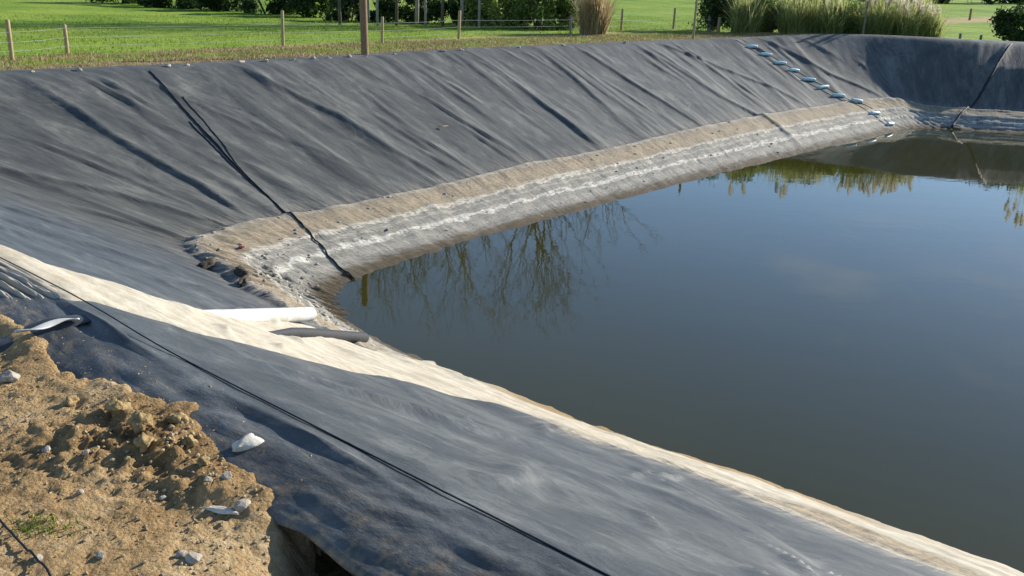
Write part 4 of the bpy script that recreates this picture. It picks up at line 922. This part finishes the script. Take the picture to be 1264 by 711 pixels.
def reed(x, y, h, w, seed, label, plumes=0, mat='blade', n=2200, name='pampas_clump', zb=None, ph=None, group='reed clumps behind the pond', bw=.028):
    """clump of arching blades, with tall feathery plumes"""
    rs = np.random.RandomState(seed); zb = (gz(x, y) if zb is None else zb)-.05; t = empty(name, (x, y, zb)); props(t, label, 'reeds' if plumes else 'reed clump', group)
    a = rs.uniform(0, 6.28, n); ac = rs.uniform(0, 6.28, n); rr = w*.30*np.sqrt(rs.rand(n)); L = h*(.30+.85*rs.rand(n)**.8)*(.75+.5*vnoise(ac*1.6, rr*2.5, seed)); out = w*.58*rs.rand(n)**1.1
    bx, by = np.cos(ac)*rr, np.sin(ac)*rr*.8; droop = rs.rand(n)*np.minimum(out/(w*.42), 1.2); K = 6; V = []
    for k in range(K):
        s = k/(K-1); zz = L*(s*(1.1+.25*droop)-.62*droop*s**2.6); ro = out*s**1.6; wd = bw*(1-s**3)+.002
        px, py = bx+np.cos(a)*ro, by+np.sin(a)*ro; V += [np.stack([px-np.sin(a)*wd/2, py+np.cos(a)*wd/2, zz], 1), np.stack([px+np.sin(a)*wd/2, py-np.cos(a)*wd/2, zz], 1)]
    i = np.arange(n); F = np.concatenate([np.stack([i+2*k*n, i+(2*k+1)*n, i+(2*k+3)*n, i+(2*k+2)*n], 1) for k in range(K-1)])
    me = npmesh('blades', np.concatenate(V), F, True, dict(tone=np.tile(np.clip(.5+.3*rs.normal(size=n), 0, 1), 2*K))); link('blades', me, MT[mat], t)
    r2 = random.Random(seed)
    for q in range(plumes):
        b = r2.uniform(0, 6.28); o = r2.uniform(.1, .45)*w; H = (ph or h*1.35)*r2.uniform(.85, 1.08); top = Vector((math.cos(b)*o, math.sin(b)*o, H)); base = Vector((math.cos(b)*.1*w, math.sin(b)*.1*w, .3)); mb = MB()
        mb.tube([base, base.lerp(top, .5)+Vector((0, 0, .12)), top], [.012, .010, .006], 4)
        dd = (top-base).normalized(); p0 = top-dd*.62
        for _ in range(220):
            s = r2.random(); c = p0+dd*(.72*s); aa = r2.uniform(0, 6.28); rd = .17*math.sin(math.pi*min(1, .12+.86*s))**.8; e = c+Vector((math.cos(aa)*rd+.05, math.sin(aa)*rd, .10)); sd_ = Vector((-math.sin(aa), math.cos(aa), 0))*.013
            mb.add([c-sd_, c+sd_, e+sd_, e-sd_], [(0, 1, 2, 3)])
        mb.build('plume', MT['plume'], t)
    return t
reed(3.5,50.4,2.1,2.2,700,'straw coloured dry clump at the right end of the undergrowth',0,'straw',1700, 'dry_grass_clump')
shrub(10.9,57.4,2.8,2.4,2.7,710,'dark dense bush left of the reeds, beside the double fence post','darkleaf','bushes behind the far crest',4800,.07)
shrub(13.2,57.6,3.0,2.4,2.9,711,'bush with mixed green leaves right of the dark dense bush','leaf','bushes behind the far crest',4800,.07)
shrub(15.9,57.0,3.4,2.4,2.6,712,'dark bush between the two leafy reed stands','darkleaf','bushes behind the far crest',4800,.07)
shrub(18.4,56.6,2.6,2.0,2.0,713,'olive bush partly hidden behind the broad pale reeds','leaf','bushes behind the far crest',4000,.07)
shrub(13.3,55.9,2.4,1.8,1.9,714,'lime green leafy bush in front of the tall mixed bush','limeleaf','bushes behind the far crest',4200,.06)
shrub(17.2,55.0,2.2,1.6,1.7,715,'lime green leafy bush beside the slim grey stake','limeleaf','bushes behind the far crest',3800,.06)
shrub(20.6,55.0,2.4,1.6,1.7,716,'lime green leafy bush behind the plumed reeds','limeleaf','bushes behind the far crest',3800,.06)
reed(12.0,55.4,1.9,2.6,720,'green reeds in front of the dark dense bush',2,n=1100,ph=3.0)
reed(14.6,55.0,2.0,3.0,721,'lime green reeds with a few plumes, middle of the stand',3,n=1300,ph=3.1)
reed(16.2,54.6,1.75,2.8,722,'green reeds directly left of the slim grey stake',3,n=1100,ph=2.0)
reed(18.6,54.2,1.75,3.0,723,'broad pale green reeds right of the slim grey stake',7,n=1300,ph=2.3)
reed(20.2,53.9,1.6,2.6,724,'reeds with the thickest bunch of cream plumes',10,n=1100,ph=2.05)
reed(21.4,54.0,1.4,1.8,725,'rightmost low reeds beside the field gap, with drooping plumes',4,n=800,ph=1.7)
reed(22.0,57.5,2.2,2.2,726,'tall plumed reeds standing back behind the rightmost low reeds',5,n=1000,ph=3.2)
shrub(26.5,54.4,4.6,2.8,1.9,730,'round dark green bush at the right edge behind the end wall','darkleaf','bushes behind the far crest',7000,.07,nb=26)
reed(28.6,55.6,2.3,2.2,731,'tall reeds with plumes beyond the dark bush at right edge',6,n=1800,ph=4.0)
for i, (x, y, w, h) in enumerate([(52,158,13,6.5),(63,163,12,6),(74,170,14,7),(87,182,14,6.5),(100,190,14,7),(40,166,13,6)]):
    shrub(x, y, w, 6, h, 740+i, 'far dark tree clump on the horizon of the right field, %s in the line' % WORD[i], 'darkleaf', 'far trees beyond the right field', 3000, .28, 'far_tree', 'tree', 22)
